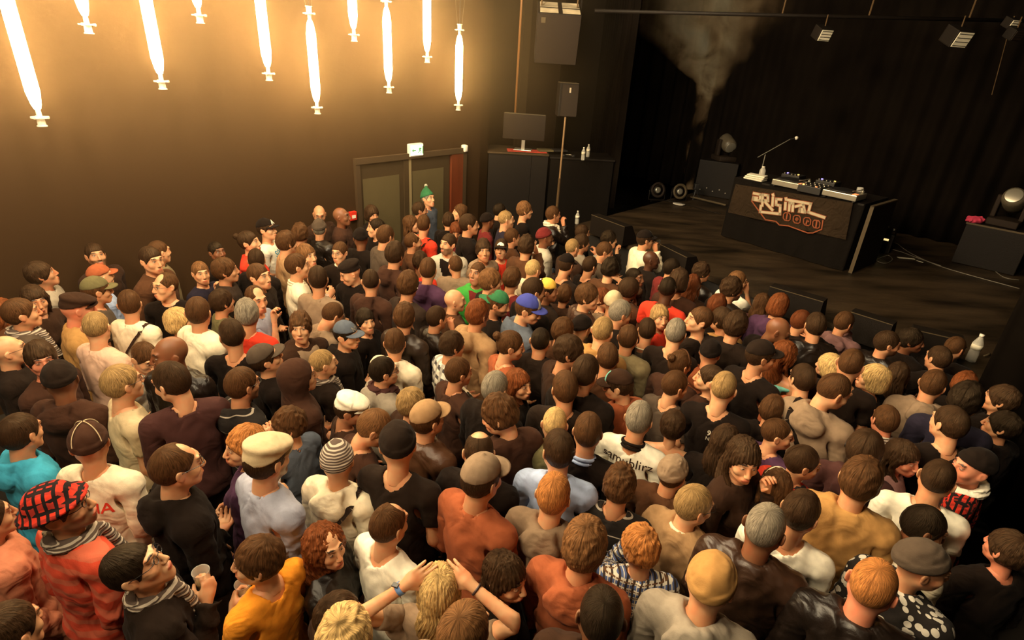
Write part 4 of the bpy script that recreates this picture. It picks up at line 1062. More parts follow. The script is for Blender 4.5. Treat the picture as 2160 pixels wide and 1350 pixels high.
# ---- bending
def rot_between(a, b):
    a = a / np.linalg.norm(a); b = b / np.linalg.norm(b); v = np.cross(a, b); c = a @ b
    if c > .9999: return np.eye(3)
    if c < -.9999: return np.array([[-1, 0, 0], [0, -1, 0], [0, 0, 1.]])
    K = np.array([[0, -v[2], v[1]], [v[2], 0, -v[0]], [-v[1], v[0], 0]])
    return np.eye(3) + K + K @ K / (1 + c)
def rx(a): c, s = math.cos(a), math.sin(a); return np.array([[1, 0, 0], [0, c, -s], [0, s, c]])
def ry(a): c, s = math.cos(a), math.sin(a); return np.array([[c, 0, s], [0, 1, 0], [-s, 0, c]])
def rzm(a): c, s = math.cos(a), math.sin(a); return np.array([[c, -s, 0], [s, c, 0], [0, 0, 1]])
class Pose:
    def __init__(s, yaw=0.0, pitch=0.0, tilt=0.0, lean=0.0, arms=None):
        s.H = rzm(-yaw) @ rx(-pitch) @ ry(tilt); s.L = rx(-lean)
        s.hp = np.array([0, -.012, 1.525]); s.lp = np.array([0, 0, .95])
        s.arms = {}
        for sd in (1, -1):
            m = np.array([sd, 1, 1]); S, E, W = SH * m, EL * m, WR * m
            ud, fd = (arms or {}).get(sd, ((.16 * sd, -.04, -1.), (.06 * sd, .22, -1.)))
            RU = rot_between(E - S, np.array(ud, float)); E2 = S + RU @ (E - S)
            RL = rot_between(W - E, np.array(fd, float)); W2 = E2 + RL @ (W - E)
            s.arms[sd] = (RU, RL, S, E, E2, W2)
    def bend(s, V, head='auto', arms=True):
        V = np.asarray(V, float); out = V.copy()
        if arms:
            t1, t2, lat = armt(V[:, 0], V[:, 1], V[:, 2])
            wu = sst(t1, -.045, .065) * (1 - sst(lat, .085, .14)) * (np.abs(V[:, 0]) > .10)
            wl = sst(t2, -.045, .045) * (t1 > .15) * wu
            for sd in (1, -1):
                RU, RL, S, E, E2, W2 = s.arms[sd]; k = (V[:, 0] * sd > 0) & (wu > 0)
                v = V[k]; a = wu[k][:, None]; b = wl[k][:, None]
                tu = (v - S) @ RU.T + S; tl = (v - E) @ RL.T + E2
                out[k] = (1 - a) * v + (a - b) * tu + b * tl
        if head == 'auto': w = sst(V[:, 2], 1.455, 1.565) * (np.abs(V[:, 0]) < .17)
        else: w = np.full(len(V), float(head))
        w = w[:, None]
        out = out * (1 - w) + ((V - s.hp) @ s.H.T + s.hp) * w
        wl = sst(out[:, 2], .78, 1.15)[:, None]
        return (out * (1 - wl) + ((out - s.lp) @ s.L.T + s.lp) * wl).astype(np.float32)
    def lean_pt(s, p): return (np.asarray(p) - s.lp) @ s.L.T + s.lp
    def head_pt(s, p): return s.lean_pt((np.asarray(p, float) - s.hp) @ s.H.T + s.hp)
    def hand(s, sd, VF, thumb):
        V, F = VF; RU, RL, S, E, E2, W2 = s.arms[sd]
        z = s.L @ (RL @ (WR * np.array([sd, 1, 1]) - EL * np.array([sd, 1, 1]))); z /= np.linalg.norm(z)
        t = np.array(thumb, float); x = t - z * (t @ z)
        if np.linalg.norm(x) < .05: x = np.array([0, 0, 1.]) - z * z[2]
        x /= np.linalg.norm(x); y = np.cross(z, x) * (1 if sd < 0 else -1)
        W = s.lean_pt(W2)
        Q = W + V[:, 0:1] * x + V[:, 1:2] * y + V[:, 2:3] * z
        s_grip = W + .045 * y + .085 * z
        return Q.astype(np.float32), (F if sd < 0 else F[:, ::-1]), s_grip, x
def ik(sd, target, outw=.5):
    "upper-arm and forearm directions that bring the wrist to a point"
    S = SH * np.array([sd, 1, 1]); l1 = np.linalg.norm(EL - SH); l2 = np.linalg.norm(WR - EL)
    d = np.array(target, float) - S; L = np.linalg.norm(d); L = min(max(L, .10), (l1 + l2) * .985); d = d / np.linalg.norm(d)
    a = math.acos(max(-1, min(1, (l1 * l1 + L * L - l2 * l2) / (2 * l1 * L))))
    pole = np.array([sd * outw, -.2, -1.0]); pole = pole - d * (pole @ d); pole /= np.linalg.norm(pole)
    u = d * math.cos(a) + pole * math.sin(a)
    return u, (S + d * L) - (S + u * l1)
# ================================================================ people: materials and the builder
from mathutils.bvhtree import BVHTree
def nodes(m): return m.node_tree.nodes, m.node_tree.links
SKIN = {'fair': (.70, .38, .20), 'mid': (.58, .29, .145), 'tan': (.44, .21, .105), 'brown': (.21, .088, .040), 'dark': (.085, .036, .018), 'red': (.64, .25, .14)}
HAIRC = {'black': (0.0112, 0.0070, 0.0045), 'dark': (0.0320, 0.0161, 0.0083), 'brown': (0.0704, 0.0308, 0.0128), 'lbrown': (0.1520, 0.0700, 0.0282), 'auburn': (0.1520, 0.0420, 0.0128), 'ginger': (0.4000, 0.1550, 0.0450),
         'blond': (0.5800, 0.3550, 0.1500), 'dblond': (0.3200, 0.2000, 0.0850), 'grey': (0.2200, 0.1900, 0.1500), 'white': (0.5500, 0.5000, 0.4200), 'redbrown': (0.1120, 0.0294, 0.0102)}
def skin_mat(tone, beard=None):
    k = 'skin_%s_%s' % (tone, beard)
    if k in _MC: return _MC[k]
    m = bpy.data.materials.new(k); m.use_nodes = True; N, L = nodes(m); b = N['Principled BSDF']
    c = SKIN[tone]
    b.inputs['Roughness'].default_value = .42; b.inputs['Specular IOR Level'].default_value = .35
    at = N.new('ShaderNodeAttribute'); at.attribute_name = 'feat'
    sp = N.new('ShaderNodeSeparateColor'); L.new(at.outputs['Color'], sp.inputs[0])
    n = N.new('ShaderNodeTexNoise'); tc = N.new('ShaderNodeTexCoord'); L.new(tc.outputs['Object'], n.inputs[0]); n.inputs['Scale'].default_value = 14
    def mix(a, bb, f):
        x = N.new('ShaderNodeMix'); x.data_type = 'RGBA'
        for i, v in ((6, a), (7, bb)):
            if isinstance(v, tuple): x.inputs[i].default_value = (*v, 1)
            else: L.new(v, x.inputs[i])
        if isinstance(f, float): x.inputs[0].default_value = f
        else: L.new(f, x.inputs[0])
        return x.outputs[2]
    mr = N.new('ShaderNodeMapRange'); L.new(n.outputs[0], mr.inputs[0]); mr.inputs[1].default_value = .4; mr.inputs[2].default_value = .7
    o = mix(c, (c[0] * 1.05, c[1] * .74, c[2] * .66), mr.outputs[0])
    if beard:
        hc = HAIRC[beard]; f = N.new('ShaderNodeMath'); f.operation = 'MULTIPLY'; f.inputs[1].default_value = .8; L.new(sp.outputs[2], f.inputs[0])
        o = mix(o, (hc[0] * .8 + c[0] * .12, hc[1] * .8 + c[1] * .12, hc[2] * .8 + c[2] * .12), f.outputs[0])
    o = mix(o, (c[0] * .80, c[1] * .38, c[2] * .38), sp.outputs[0])
    o = mix(o, (.62, .58, .52), at.outputs['Alpha'])
    o = mix(o, (.022, .013, .009), sp.outputs[1])
    L.new(o, b.inputs['Base Color'])
    _MC[k] = m; return m
def hair_mat(col, gloss=.45):
    k = 'hair_%s' % col
    if k in _MC: return _MC[k]
    m = bpy.data.materials.new(k); m.use_nodes = True; N, L = nodes(m); b = N['Principled BSDF']
    c = HAIRC[col]; b.inputs['Roughness'].default_value = gloss; b.inputs['Specular IOR Level'].default_value = .22; b.inputs['Specular Tint'].default_value = (1, .72, .42, 1)
    at = N.new('ShaderNodeAttribute'); at.attribute_name = 'strand'
    mp = N.new('ShaderNodeMapping'); mp.inputs['Scale'].default_value = (34, 3.0, 6); L.new(at.outputs['Vector'], mp.inputs[0])
    n = N.new('ShaderNodeTexNoise'); n.inputs['Scale'].default_value = 1.0; n.inputs['Detail'].default_value = 4; n.inputs['Roughness'].default_value = .65; L.new(mp.outputs[0], n.inputs[0])
    r = N.new('ShaderNodeValToRGB'); r.color_ramp.elements[0].position = .33; r.color_ramp.elements[1].position = .70
    r.color_ramp.elements[0].color = (c[0] * .38, c[1] * .36, c[2] * .35, 1); r.color_ramp.elements[1].color = (min(1, c[0] * 1.9 + .008), min(1, c[1] * 1.85 + .005), min(1, c[2] * 1.7 + .003), 1)
    L.new(n.outputs[0], r.inputs[0]); L.new(r.outputs[0], b.inputs['Base Color'])
    bp = N.new('ShaderNodeBump'); bp.inputs['Strength'].default_value = .9; bp.inputs['Distance'].default_value = .008
    L.new(n.outputs[0], bp.inputs['Height']); L.new(bp.outputs[0], b.inputs['Normal'])
    _MC[k] = m; return m
# cloth colours (what the cloth itself is)
CC = {'black': (0.0112, 0.0066, 0.0045), 'offblack': (0.0176, 0.0101, 0.0064), 'char': (0.0320, 0.0189, 0.0122), 'dbrown': (0.0368, 0.0168, 0.0090), 'brown': (0.0840, 0.0350, 0.0154), 'choc': (0.0528, 0.0224, 0.0128),
      'terra': (0.2600, 0.0750, 0.0280), 'rust': (0.3300, 0.0880, 0.0340), 'tan': (0.3600, 0.2100, 0.1000), 'ochre': (0.4200, 0.2200, 0.0700), 'taupe': (0.2600, 0.1750, 0.1100), 'beige': (0.5800, 0.4500, 0.2700), 'cream': (0.8200, 0.7000, 0.5000),
      'white': (0.9200, 0.8500, 0.6800), 'grey': (0.3000, 0.2500, 0.1900), 'dgrey': (0.0800, 0.0560, 0.0384), 'lgrey': (0.5000, 0.4400, 0.3400), 'olive': (0.1300, 0.1100, 0.0480), 'khaki': (0.2000, 0.1550, 0.0800), 'green': (0.0500, 0.3000, 0.0450), 'dgreen': (0.0350, 0.1500, 0.0600),
      'red': (0.6600, 0.0450, 0.0200), 'maroon': (0.1500, 0.0200, 0.0180), 'plum': (0.0640, 0.0252, 0.0218), 'purple': (0.0760, 0.0315, 0.0672), 'navy': (0.0192, 0.0154, 0.0269), 'blue': (0.1300, 0.1900, 0.4200), 'lblue': (0.4000, 0.4900, 0.7200),
      'sblue': (0.3600, 0.3700, 0.4600), 'denim': (0.1000, 0.1150, 0.1450), 'teal': (0.0450, 0.3100, 0.4600), 'aqua': (0.1800, 0.5000, 0.4200), 'orange': (0.9500, 0.3400, 0.0300), 'salmon': (0.6200, 0.2200, 0.1200), 'mauve': (0.2400, 0.1200, 0.1100), 'pink': (0.6600, 0.4200, 0.3000), 'yellow': (0.8500, 0.5200, 0.0800), 'royal': (0.0550, 0.0650, 0.3000)}
def cloth_mat(spec):
    "colour, or colour+finish: leather, satin, plaid, stripe, check, floral, tweed"
    k = 'cloth_' + spec
    if k in _MC: return _MC[k]
    c, _, fin = spec.partition('+'); col = CC[c]
    m = mat(k, col, rough=.95, spec=.10, noise=.10, nscale=26, bump=.12, bscale=200, wrinkle=.5, sheen=.02)
    N, L = nodes(m); b = N['Principled BSDF']
    if fin == 'leather':
        b.inputs['Roughness'].default_value = .36; b.inputs['Specular IOR Level'].default_value = .45; b.inputs['Sheen Weight'].default_value = 0
    if fin == 'satin': b.inputs['Roughness'].default_value = .5
    pats = {'plaid': ((.10, .14, .30), (.78, .72, .60), (.16, .08, .04)), 'check': ((.60, .04, .02), (.015, .01, .01), (.35, .03, .02)), 'bwplaid': ((.72, .68, .58), (.07, .06, .06), (.4, .37, .32)),
            'stripe': ((.10, .07, .055), (.50, .42, .33), (.2, .15, .11)), 'hstripe': ((.66, .075, .035), (.60, .13, .07), (.6, .06, .03)), 'floral': ((.02, .016, .014), (.55, .50, .42), (.2, .17, .13)), 'lines': ((.02, .016, .014), (.40, .34, .27), (.1, .08, .06)),
            'redband': ((.50, .04, .02), (.02, .015, .015), (.5, .04, .02))}
    if fin in pats:
        A, B, Cc = pats[fin]
        at = N.new('ShaderNodeAttribute'); at.attribute_name = 'rest'; sp = N.new('ShaderNodeSeparateXYZ'); L.new(at.outputs['Vector'], sp.inputs[0])
        def band(sock, fr, ph, th):
            a = N.new('ShaderNodeMath'); a.operation = 'MULTIPLY_ADD'; a.inputs[1].default_value = fr; a.inputs[2].default_value = ph; L.new(sock, a.inputs[0])
            s = N.new('ShaderNodeMath'); s.operation = 'SINE'; L.new(a.outputs[0], s.inputs[0])
            g = N.new('ShaderNodeMath'); g.operation = 'GREATER_THAN'; g.inputs[1].default_value = th; L.new(s.outputs[0], g.inputs[0]); return g.outputs[0]
        def mixc(a, bb, f):
            x = N.new('ShaderNodeMix'); x.data_type = 'RGBA'; L.new(f, x.inputs[0])
            for i, v in ((6, a), (7, bb)):
                if isinstance(v, tuple): x.inputs[i].default_value = (*v, 1)
                else: L.new(v, x.inputs[i])
            return x.outputs[2]
        if fin in ('plaid', 'check', 'bwplaid'):
            if fin == 'plaid':
                o = mixc(B, A, band(sp.outputs[2], 165, 0, .1)); o = mixc(o, (.05, .035, .03), band(sp.outputs[0], 165, 0, .55)); o = mixc(o, Cc, band(sp.outputs[2], 165, 3.3, .9)); o = mixc(o, B, band(sp.outputs[0], 165, 3.1, .92))
            else:
                fr = 185 if fin == 'check' else 75
                o = mixc(A, B, band(sp.outputs[2], fr, 0, .35)); o = mixc(o, Cc, band(sp.outputs[0], fr, 0, .5 if fin == 'check' else .45))
                if fin == 'check': o = mixc(o, B, band(sp.outputs[1], fr, .8, .4))
        elif fin in ('stripe', 'hstripe', 'lines', 'redband'):
            o = mixc(A, B, band(sp.outputs[2], {'stripe': 420, 'hstripe': 95, 'lines': 60, 'redband': 34}[fin], 0, {'lines': .985, 'redband': .2}.get(fin, .2)))
        else:
            n = N.new('ShaderNodeTexVoronoi'); n.inputs['Scale'].default_value = 26; L.new(at.outputs['Vector'], n.inputs[0])
            g = N.new('ShaderNodeMath'); g.operation = 'LESS_THAN'; g.inputs[1].default_value = .42; L.new(n.outputs[0], g.inputs[0]); o = mixc(A, B, g.outputs[0])
        L.new(o, b.inputs['Base Color'])
    return m
M_BLACKPL = mat('black_plastic', (.012, .011, .01), rough=.35, spec=.5)
M_CHROME = mat('bright_metal', (.6, .55, .45), rough=.25, metal=.9)
M_CUP = mat('clear_beaker_plastic', (.85, .8, .7), rough=.12, spec=.6, alpha=.42)
M_BEER = mat('beer', (.70, .45, .16), rough=.3)
M_SCREEN = mat('lit_phone_screen', (.5, .6, .8), rough=.3, emit=(.62, .75, 1.0), estr=1.6)
def attr_vec(me, name, V):
    a = me.attributes.new(name, 'FLOAT_VECTOR', 'POINT'); a.data.foreach_set('vector', np.ascontiguousarray(V, np.float32).ravel())
GNAME = {'tee': 't_shirt', 'sweater': 'sweater', 'hoodie': 'hooded_sweatshirt', 'hoodup': 'hooded_sweatshirt', 'jacket': 'jacket', 'shirt': 'shirt', 'coat': 'coat', 'vest': 'vest', 'tank': 'strapless_top'}
HATN = {'beanie': 'beanie', 'ribbed': 'beanie', 'santa': 'pompom_hat', 'cap': 'baseball_cap', 'capback': 'baseball_cap', 'flatcap': 'flat_cap', 'beret': 'beret', 'bucket': 'bucket_hat'}
PEOPLE = {}
def person(px, py, f, hair, hcol, gk, gcol, skin, zh, opt, label, key=None, group='people standing in the crowd'):
    """px, py: where the head shows in the photo; zh: height of the head's middle; f: facing, 0 = back of the head
    towards the balcony, 90 = right, -90 = left, 180 = towards the balcony"""
    fem = 1.0 if 'F' in opt else 0.0
    hx, hy = xyof(px, py, zh)
    D = math.hypot(hx, hy)
    wpx = FP * .165 / (np.dot(np.array([hx, hy, zh]) - CAM, Fw))
    lod = 0 if wpx > 60 else (1 if wpx > 40 else 2)
    a0 = math.degrees(math.atan2(hx, hy))
    st = math.degrees(math.atan2(4.0 - hx, 7.8 - hy)) - a0
    wrap = lambda a: (a + 180) % 360 - 180
    d = wrap(f - st)
    if 'b' in opt: off = wrap(f - opt['b'])
    else: off = d * .55 if abs(d) < 75 else math.copysign(38, d)
    off = max(-62, min(62, off))
    heading = a0 + f - off
    hd = math.radians(heading)
    lean = math.radians(opt.get('lean', 0)); pitch = math.radians(opt.get('p', 2) * .8 + 8 * math.cos(math.radians(f)) - (3 if abs(f) > 60 else 0)); tilt = math.radians(opt.get('t', 0))
    s = zh / 1.642
    M2 = np.array([[math.cos(hd), math.sin(hd)], [-math.sin(hd), math.cos(hd)]])      # local xy -> world: right=(c,-s), forward=(s,c)
    def local_xy(v): return np.array([v[0] * math.cos(hd) - v[1] * math.sin(hd), v[0] * math.sin(hd) + v[1] * math.cos(hd)])
    def to_world_xy(l): return np.array([l[0] * math.cos(hd) + l[1] * math.sin(hd), -l[0] * math.sin(hd) + l[1] * math.cos(hd)])
    P0 = Pose(math.radians(off), pitch, tilt, lean)
    hp = P0.head_pt((0, .005, 1.645)); s = zh / hp[2]
    base = np.array([hx, hy]) - to_world_xy(hp[:2]) * s
    # arms
    arms = {}; grips = {}; hk = {1: 'rest', -1: 'rest'}; th = {1: (0, 1, 0), -1: (0, 1, 0)}
    def to_local(w): l = local_xy((np.array(w[:2]) - base)); return np.array([l[0], l[1], w[2]]) / np.array([s, s, s])
    rnd = random.Random(int(px * 7 + py * 13))
    for sd in (1, -1):
        q = rnd.random()
        if q < .55: arms[sd] = ((.10 * sd, -.06 + .1 * rnd.random(), -1.), (-.05 * sd, .25 + .5 * rnd.random(), -1.))
        elif q < .8: arms[sd] = ((.10 * sd, -.15, -1.), (-.35 * sd, .8, -.75))
        else: arms[sd] = ((.08 * sd, .02, -1.), (-1. * sd, .6, .0))
    for nm, sd in (('R', 1), ('L', -1)):
        if nm not in opt: continue
        a = opt[nm]; kind = a[0]
        if kind == 'face': tgt = P0.lean_pt((.045 * sd, .165, 1.50)); hk[sd] = 'grip' ; th[sd] = (-sd * .6, -.4, .6)
        elif kind == 'chin': tgt = P0.lean_pt((.02 * sd, .145, 1.445)); hk[sd] = 'grip'; th[sd] = (-sd * .6, 0, .8)
        elif kind == 'ear': tgt = P0.head_pt((.150 * sd, .05, 1.53)); hk[sd] = 'flat'; th[sd] = (0, -1, .2)
        elif kind == 'head': tgt = P0.head_pt((.150 * sd, -.04, 1.70)); hk[sd] = 'flat'; th[sd] = (0, -.5, -1)
        else:                                        # 'at': the hand shows at a point of the photo
            r = ray(a[1], a[2]); S = SH * np.array([sd, 1, 1])
            pw = to_world_xy(S[:2]) * s + base; pref = np.array([pw[0], pw[1], (S[2] - .13) * s])
            fwd = to_world_xy(np.array([0, 1.])); pref = pref + np.array([fwd[0], fwd[1], 0]) * .28 * s
            t = ((pref - CAM) @ r) / (r @ r); tw = CAM + r * t
            tgt = to_local(tw); tgt = np.array(tgt) - np.array([0, .03, .07]); hk[sd] = 'grip' if kind == 'at' else 'flat'; th[sd] = (-sd * .15, -.35, 1)
        L_ = P0.L
        tl = (np.array(tgt) - P0.lp) @ L_ + P0.lp
        arms[sd] = ik(sd, tl, opt.get('out', .5))
    P = Pose(math.radians(off), pitch, tilt, lean, arms)
    V, F, fe = T_body(int(fem), lod)
    VV = [P.bend(V)]; FF = [F]; n = len(V)
    for sd in (1, -1):
        hv, hf, g, gx = P.hand(sd, T_hand(hk[sd], lod), th[sd]); VV.append(hv); FF.append(hf + n); n += len(hv); grips[sd] = (g, gx)
    beard = opt.get('beard'); sm = skin_mat(skin, beard)
    loc = (base[0], base[1], 0.0)
    body = mesh_obj('person', np.concatenate(VV), np.concatenate(FF), sm, None, True, loc=loc, rz=-hd)
    body.scale = (s, s, s)
    at = body.data.attributes.new('feat', 'FLOAT_COLOR', 'POINT')
    fa = np.zeros((n, 4), np.float32); fa[:len(fe)] = fe; at.data.foreach_set('color', fa.ravel())
    tag(body, label, 'person', group)
    def wear(name, VF, m, head='auto', rest=False, strand=False, arms_=True):
        v, f = VF; o = mesh_obj(name, P.bend(v, head, arms_), f, m, body, True)
        if rest: attr_vec(o.data, 'rest', v)
        if strand:
            x, y, z = (np.asarray(v) - np.array([0, -.035, 1.66])).T; r = np.sqrt(x * x + y * y + (z) ** 2) + 1e-6
            y2 = y + .02
            attr_vec(o.data, 'strand', np.stack([np.arctan2(x, y2 + 1e-6) * .45, np.arccos(np.clip(z / r, -1, 1)) * .8, r * 4], 1))
        return o
    gm = cloth_mat(gcol)
    G = wear(GNAME[gk], T_garment(gk, int(fem), lod), gm, rest='+' in gcol)
    if 'inn' in opt:     # garment showing at the open front
        def inner():
            V_, F_ = T_garment('tee', int(fem), 1); return V_, F_
        v, f = T_garment('tee', int(fem), 1); v = v.copy(); c = np.abs(v[:, 0]) < .02 + .30 * np.clip(v[:, 2] - 1.12, 0, .26)
        fr = (v[:, 1] > .02) & c & (v[:, 2] > 1.0); vv = v + np.array([0, .034, .004]); kf = fr[f].all(1)
        used = np.unique(f[kf]); mp_ = np.full(len(v), -1); mp_[used] = np.arange(len(used))
        if len(used): 
            o = mesh_obj('shirt_front', P.bend(vv[used]), mp_[f[kf]], cloth_mat(opt['inn']), body, True)
            if '+' in opt['inn']: attr_vec(o.data, 'rest', vv[used])
    wear('trousers', T_trousers(0), cloth_mat(opt.get('tr', ('denim', 'offblack', 'char')[int(px) % 3])), head=0, arms_=False)
    if hair not in ('bald', 'none') and gk != 'hoodup':
        long_ = hair in ('long', 'longfringe', 'curlylong', 'tail')
        o = wear('hair', T_hair(hair, lod), hair_mat(hcol), head='auto' if long_ else 1, strand=True, arms_=False)
    if 'hat' in opt:
        hk_, hc_ = opt['hat'][:2]
        o = wear(HATN[hk_], T_hat(hk_, lod), cloth_mat(hc_), head=1, rest='+' in hc_, arms_=False)
        if len(opt['hat']) > 2:
            # front panel, pompom or badge in its own colour
            what, c3 = opt['hat'][2:4]; b = MB()
            if what == 'panel':
                s1 = -1 if hk_ == 'capback' else 1; nn = 9
                for i in range(nn - 1):
                    for j in range(5):
                        def q(i_, j_):
                            a = (-.62 + 1.24 * i_ / (nn - 1)) * (1 - .55 * j_ / 5); z = 1.700 + .066 * j_ / 5
                            rr = math.sqrt(max(0, 1 - ((z - 1.672) / .106) ** 2)); return (math.sin(a) * .089 * rr, -.012 + s1 * math.cos(a) * .112 * rr, z)
                        b.quad(q(i, j), q(i + 1, j), q(i + 1, j + 1), q(i, j + 1))
                nmn = 'front_panel'
            elif what == 'pompom': b.lathe([(.004, -.028), (.02, -.02), (.028, 0), (.02, .02), (.004, .028)], 10, Matrix.Translation((-.075, -.085, 1.815))); nmn = 'pompom'
            elif what == 'triangle':
                b.add([(-.030, .088, 1.706), (.030, .088, 1.706), (0, .066, 1.762), (-.012, .089, 1.706), (.012, .089, 1.706), (0, .080, 1.733)], [(0, 3, 5, 2), (4, 1, 2, 5)]); b.v = [(x, y + .012, z) for x, y, z in b.v]; nmn = 'triangle_badge'
            elif what == 'seams':
                for k_ in range(4):
                    b.tube([(math.sin(k_ * PI / 2 + .785) * .0915 * math.sin(t), -.018 + math.cos(k_ * PI / 2 + .785) * .1145 * math.sin(t), 1.672 + .1145 * math.cos(t)) for t in np.linspace(.05, 1.5, 9)], .0028, 4)
                nmn = 'pale_seams'
            V_ = np.array(b.v, np.float32); o2 = mesh_obj(nmn, P.bend(V_, 1, False), b.f, cloth_mat(c3), o, False)
    if 'glasses' in opt:
        v, f = T_glasses(); o = mesh_obj('glasses', P.bend(v, 1, False), f, M_BLACKPL, body, False)
    if 'phones' in opt:
        v, f = T_phones(); o = mesh_obj('headphones', P.bend(v, 1, False), f, M_BLACKPL, body, False)
    if 'collar' in opt:
        b = MB()
        for r_, z_ in ((.074, 1.462), (.068, 1.484)): b.tube([(r_ * math.sin(a) * 1.02, -.022 + r_ * math.cos(a), z_ - .016 * math.cos(a)) for a in np.linspace(0, 2 * PI, 21)], .011, 6, False)
        mesh_obj('collar', P.bend(np.array(b.v, np.float32)), b.f, cloth_mat(opt['collar']), body, True)
    if 'earring' in opt or 'bud' in opt:
        b = MB()
        for sx in (-1, 1): b.tube([(sx * .086, .0, 1.630 if 'bud' in opt else 1.602), (sx * .092, .002, 1.622 if 'bud' in opt else 1.585)], .008 if 'bud' in opt else .004, 8)
        mesh_obj('earphone' if 'bud' in opt else 'earring', P.bend(np.array(b.v, np.float32), 1, False), b.f, M_PLAST if 'bud' in opt else M_CHROME, body, True)
    if 'lanyard' in opt:
        b = MB(); b.tube([(.084 * math.sin(a), -.024 + .088 * math.cos(a), 1.462 - .02 * math.cos(a)) for a in np.linspace(0, 2 * PI, 21)], .006, 5, False)
        mesh_obj('lanyard', P.bend(np.array(b.v, np.float32)), b.f, cloth_mat(opt['lanyard']), body, True)
    if 'scarf' in opt: wear('scarf', T_scarf(lod), cloth_mat(opt['scarf']), rest=True)
    if 'strap' in opt:
        sd = opt.get('ss', 1); pts = []
        v, f = T_garment(gk, int(fem), lod)
        bv = BVHTree.FromPolygons([tuple(q) for q in v], [tuple(q) for q in f]); L_ = []
        for y in (.11, .07, .03, -.01, -.05):
            h = bv.ray_cast(Vector((sd * .125, y, 1.75)), Vector((0, 0, -1)), 1.0)
            if h[0] is not None: L_.append(h[0] + h[1] * .005)
        for t in np.linspace(0, 1, 12):
            x = sd * (.125 * (1 - t) - .15 * t)
            h = bv.ray_cast(Vector((x, -.5, 1.44 * (1 - t) + 1.05 * t)), Vector((0, 1, 0)), 1.0)
            if h[0] is not None: L_.append(h[0] + h[1] * .005)
        if len(L_) > 3:
            b = MB()
            for a, c in zip(L_[:-1], L_[1:]):
                t_ = (c - a).normalized(); n_ = Vector((0, -1, .8)).normalized(); w_ = t_.cross(n_).normalized() * .02
                b.quad(a - w_, a + w_, c + w_, c - w_)
            o = mesh_obj('shoulder_strap', P.bend(np.array(b.v, np.float32)), b.f, cloth_mat(opt['strap']), body, False)
    if 'band' in opt:
        b = MB(); b.tube([(.098 * .84 * math.cos(a), .06 * math.sin(a) * 0 + .012 + .0 * a, 1.662 + .113 * math.sin(a)) for a in np.linspace(.1, PI - .1, 13)], .006, 6)
        mesh_obj('hair_band', P.bend(np.array(b.v, np.float32), 1, False), b.f, cloth_mat(opt['band']), body, True)
    Wm = lambda p: np.array([*(base + to_world_xy(np.array(p[:2]) * s)), p[2] * s])
    rec = dict(o=body, P=P, s=s, base=base, hd=hd, W=Wm, grips={k: Wm(g[0]) for k, g in grips.items()}, G=G, label=label, px=px, py=py)
    PEOPLE[key or (px, py)] = rec
    return rec
def cup(p, label, fill=.5):
    t = empty('plastic_beaker', (p[0], p[1], p[2] - .055), 0, label, 'cup', 'clear plastic beakers held in the crowd')
    b = MB(); n = 20; b.lathe([(.026, 0), (.029, .005), (.037, .115), (.039, .118), (.0375, .118), (.0355, .112), (.0275, .006), (.002, .005)], n, cap=False)
    b.build('beaker', M_CUP, t, True)
    if fill:
        b = MB(); b.lathe([(.004, .007), (.0272, .008), (.0275 + .008 * fill, .006 + .105 * fill), (.003, .007 + .105 * fill)], n); b.build('drink', M_BEER, t, True)
    return t
from mathutils.bvhtree import BVHTree
def print_on(rec, text, cx, cz, size, colr, front=False, rot=0.0, name='printed_lettering', bold=.012):
    "lettering laid on the cloth of the garment"
    cu = bpy.data.curves.new('t', 'FONT'); cu.body = text; cu.size = size; cu.align_x = 'CENTER'; cu.align_y = 'CENTER'; cu.offset = bold * size
    cu.resolution_u = 3
    to = bpy.data.objects.new('t', cu); COL.objects.link(to); bpy.context.view_layer.update()
    me = bpy.data.meshes.new_from_object(to.evaluated_get(bpy.context.evaluated_depsgraph_get())); bpy.data.objects.remove(to)
    bm = bmesh.new(); bm.from_mesh(me); bmesh.ops.triangulate(bm, faces=bm.faces[:])
    bmesh.ops.subdivide_edges(bm, edges=[e for e in bm.edges if e.calc_length() > .02], cuts=2, use_grid_fill=True)
    bmesh.ops.triangulate(bm, faces=bm.faces[:])
    G = rec['G']; vv = np.empty(len(G.data.vertices) * 3, np.float32); G.data.vertices.foreach_get('co', vv); vv = vv.reshape(-1, 3)
    bv = BVHTree.FromPolygons([tuple(q) for q in vv], [tuple(p.vertices) for p in G.data.polygons])
    sg = 1 if front else -1; c, s_ = math.cos(rot), math.sin(rot)
    for v in bm.verts:
        x, y = v.co.x * c - v.co.y * s_, v.co.x * s_ + v.co.y * c
        lx = cx + (x if not front else -x) ; lz = cz + y
        h = bv.ray_cast(Vector((lx, sg * .6, lz)), Vector((0, -sg, 0)), 1.2)
        v.co = (h[0] + h[1] * .003) if h[0] is not None else Vector((lx, sg * .15, lz))
    m2 = bpy.data.meshes.new(name); bm.to_mesh(m2); bm.free(); bpy.data.meshes.remove(me)
    m2.materials.clear(); m2.materials.append(cloth_mat(colr))
    o = bpy.data.objects.new(name, m2); COL.objects.link(o); o.parent = G
    return o
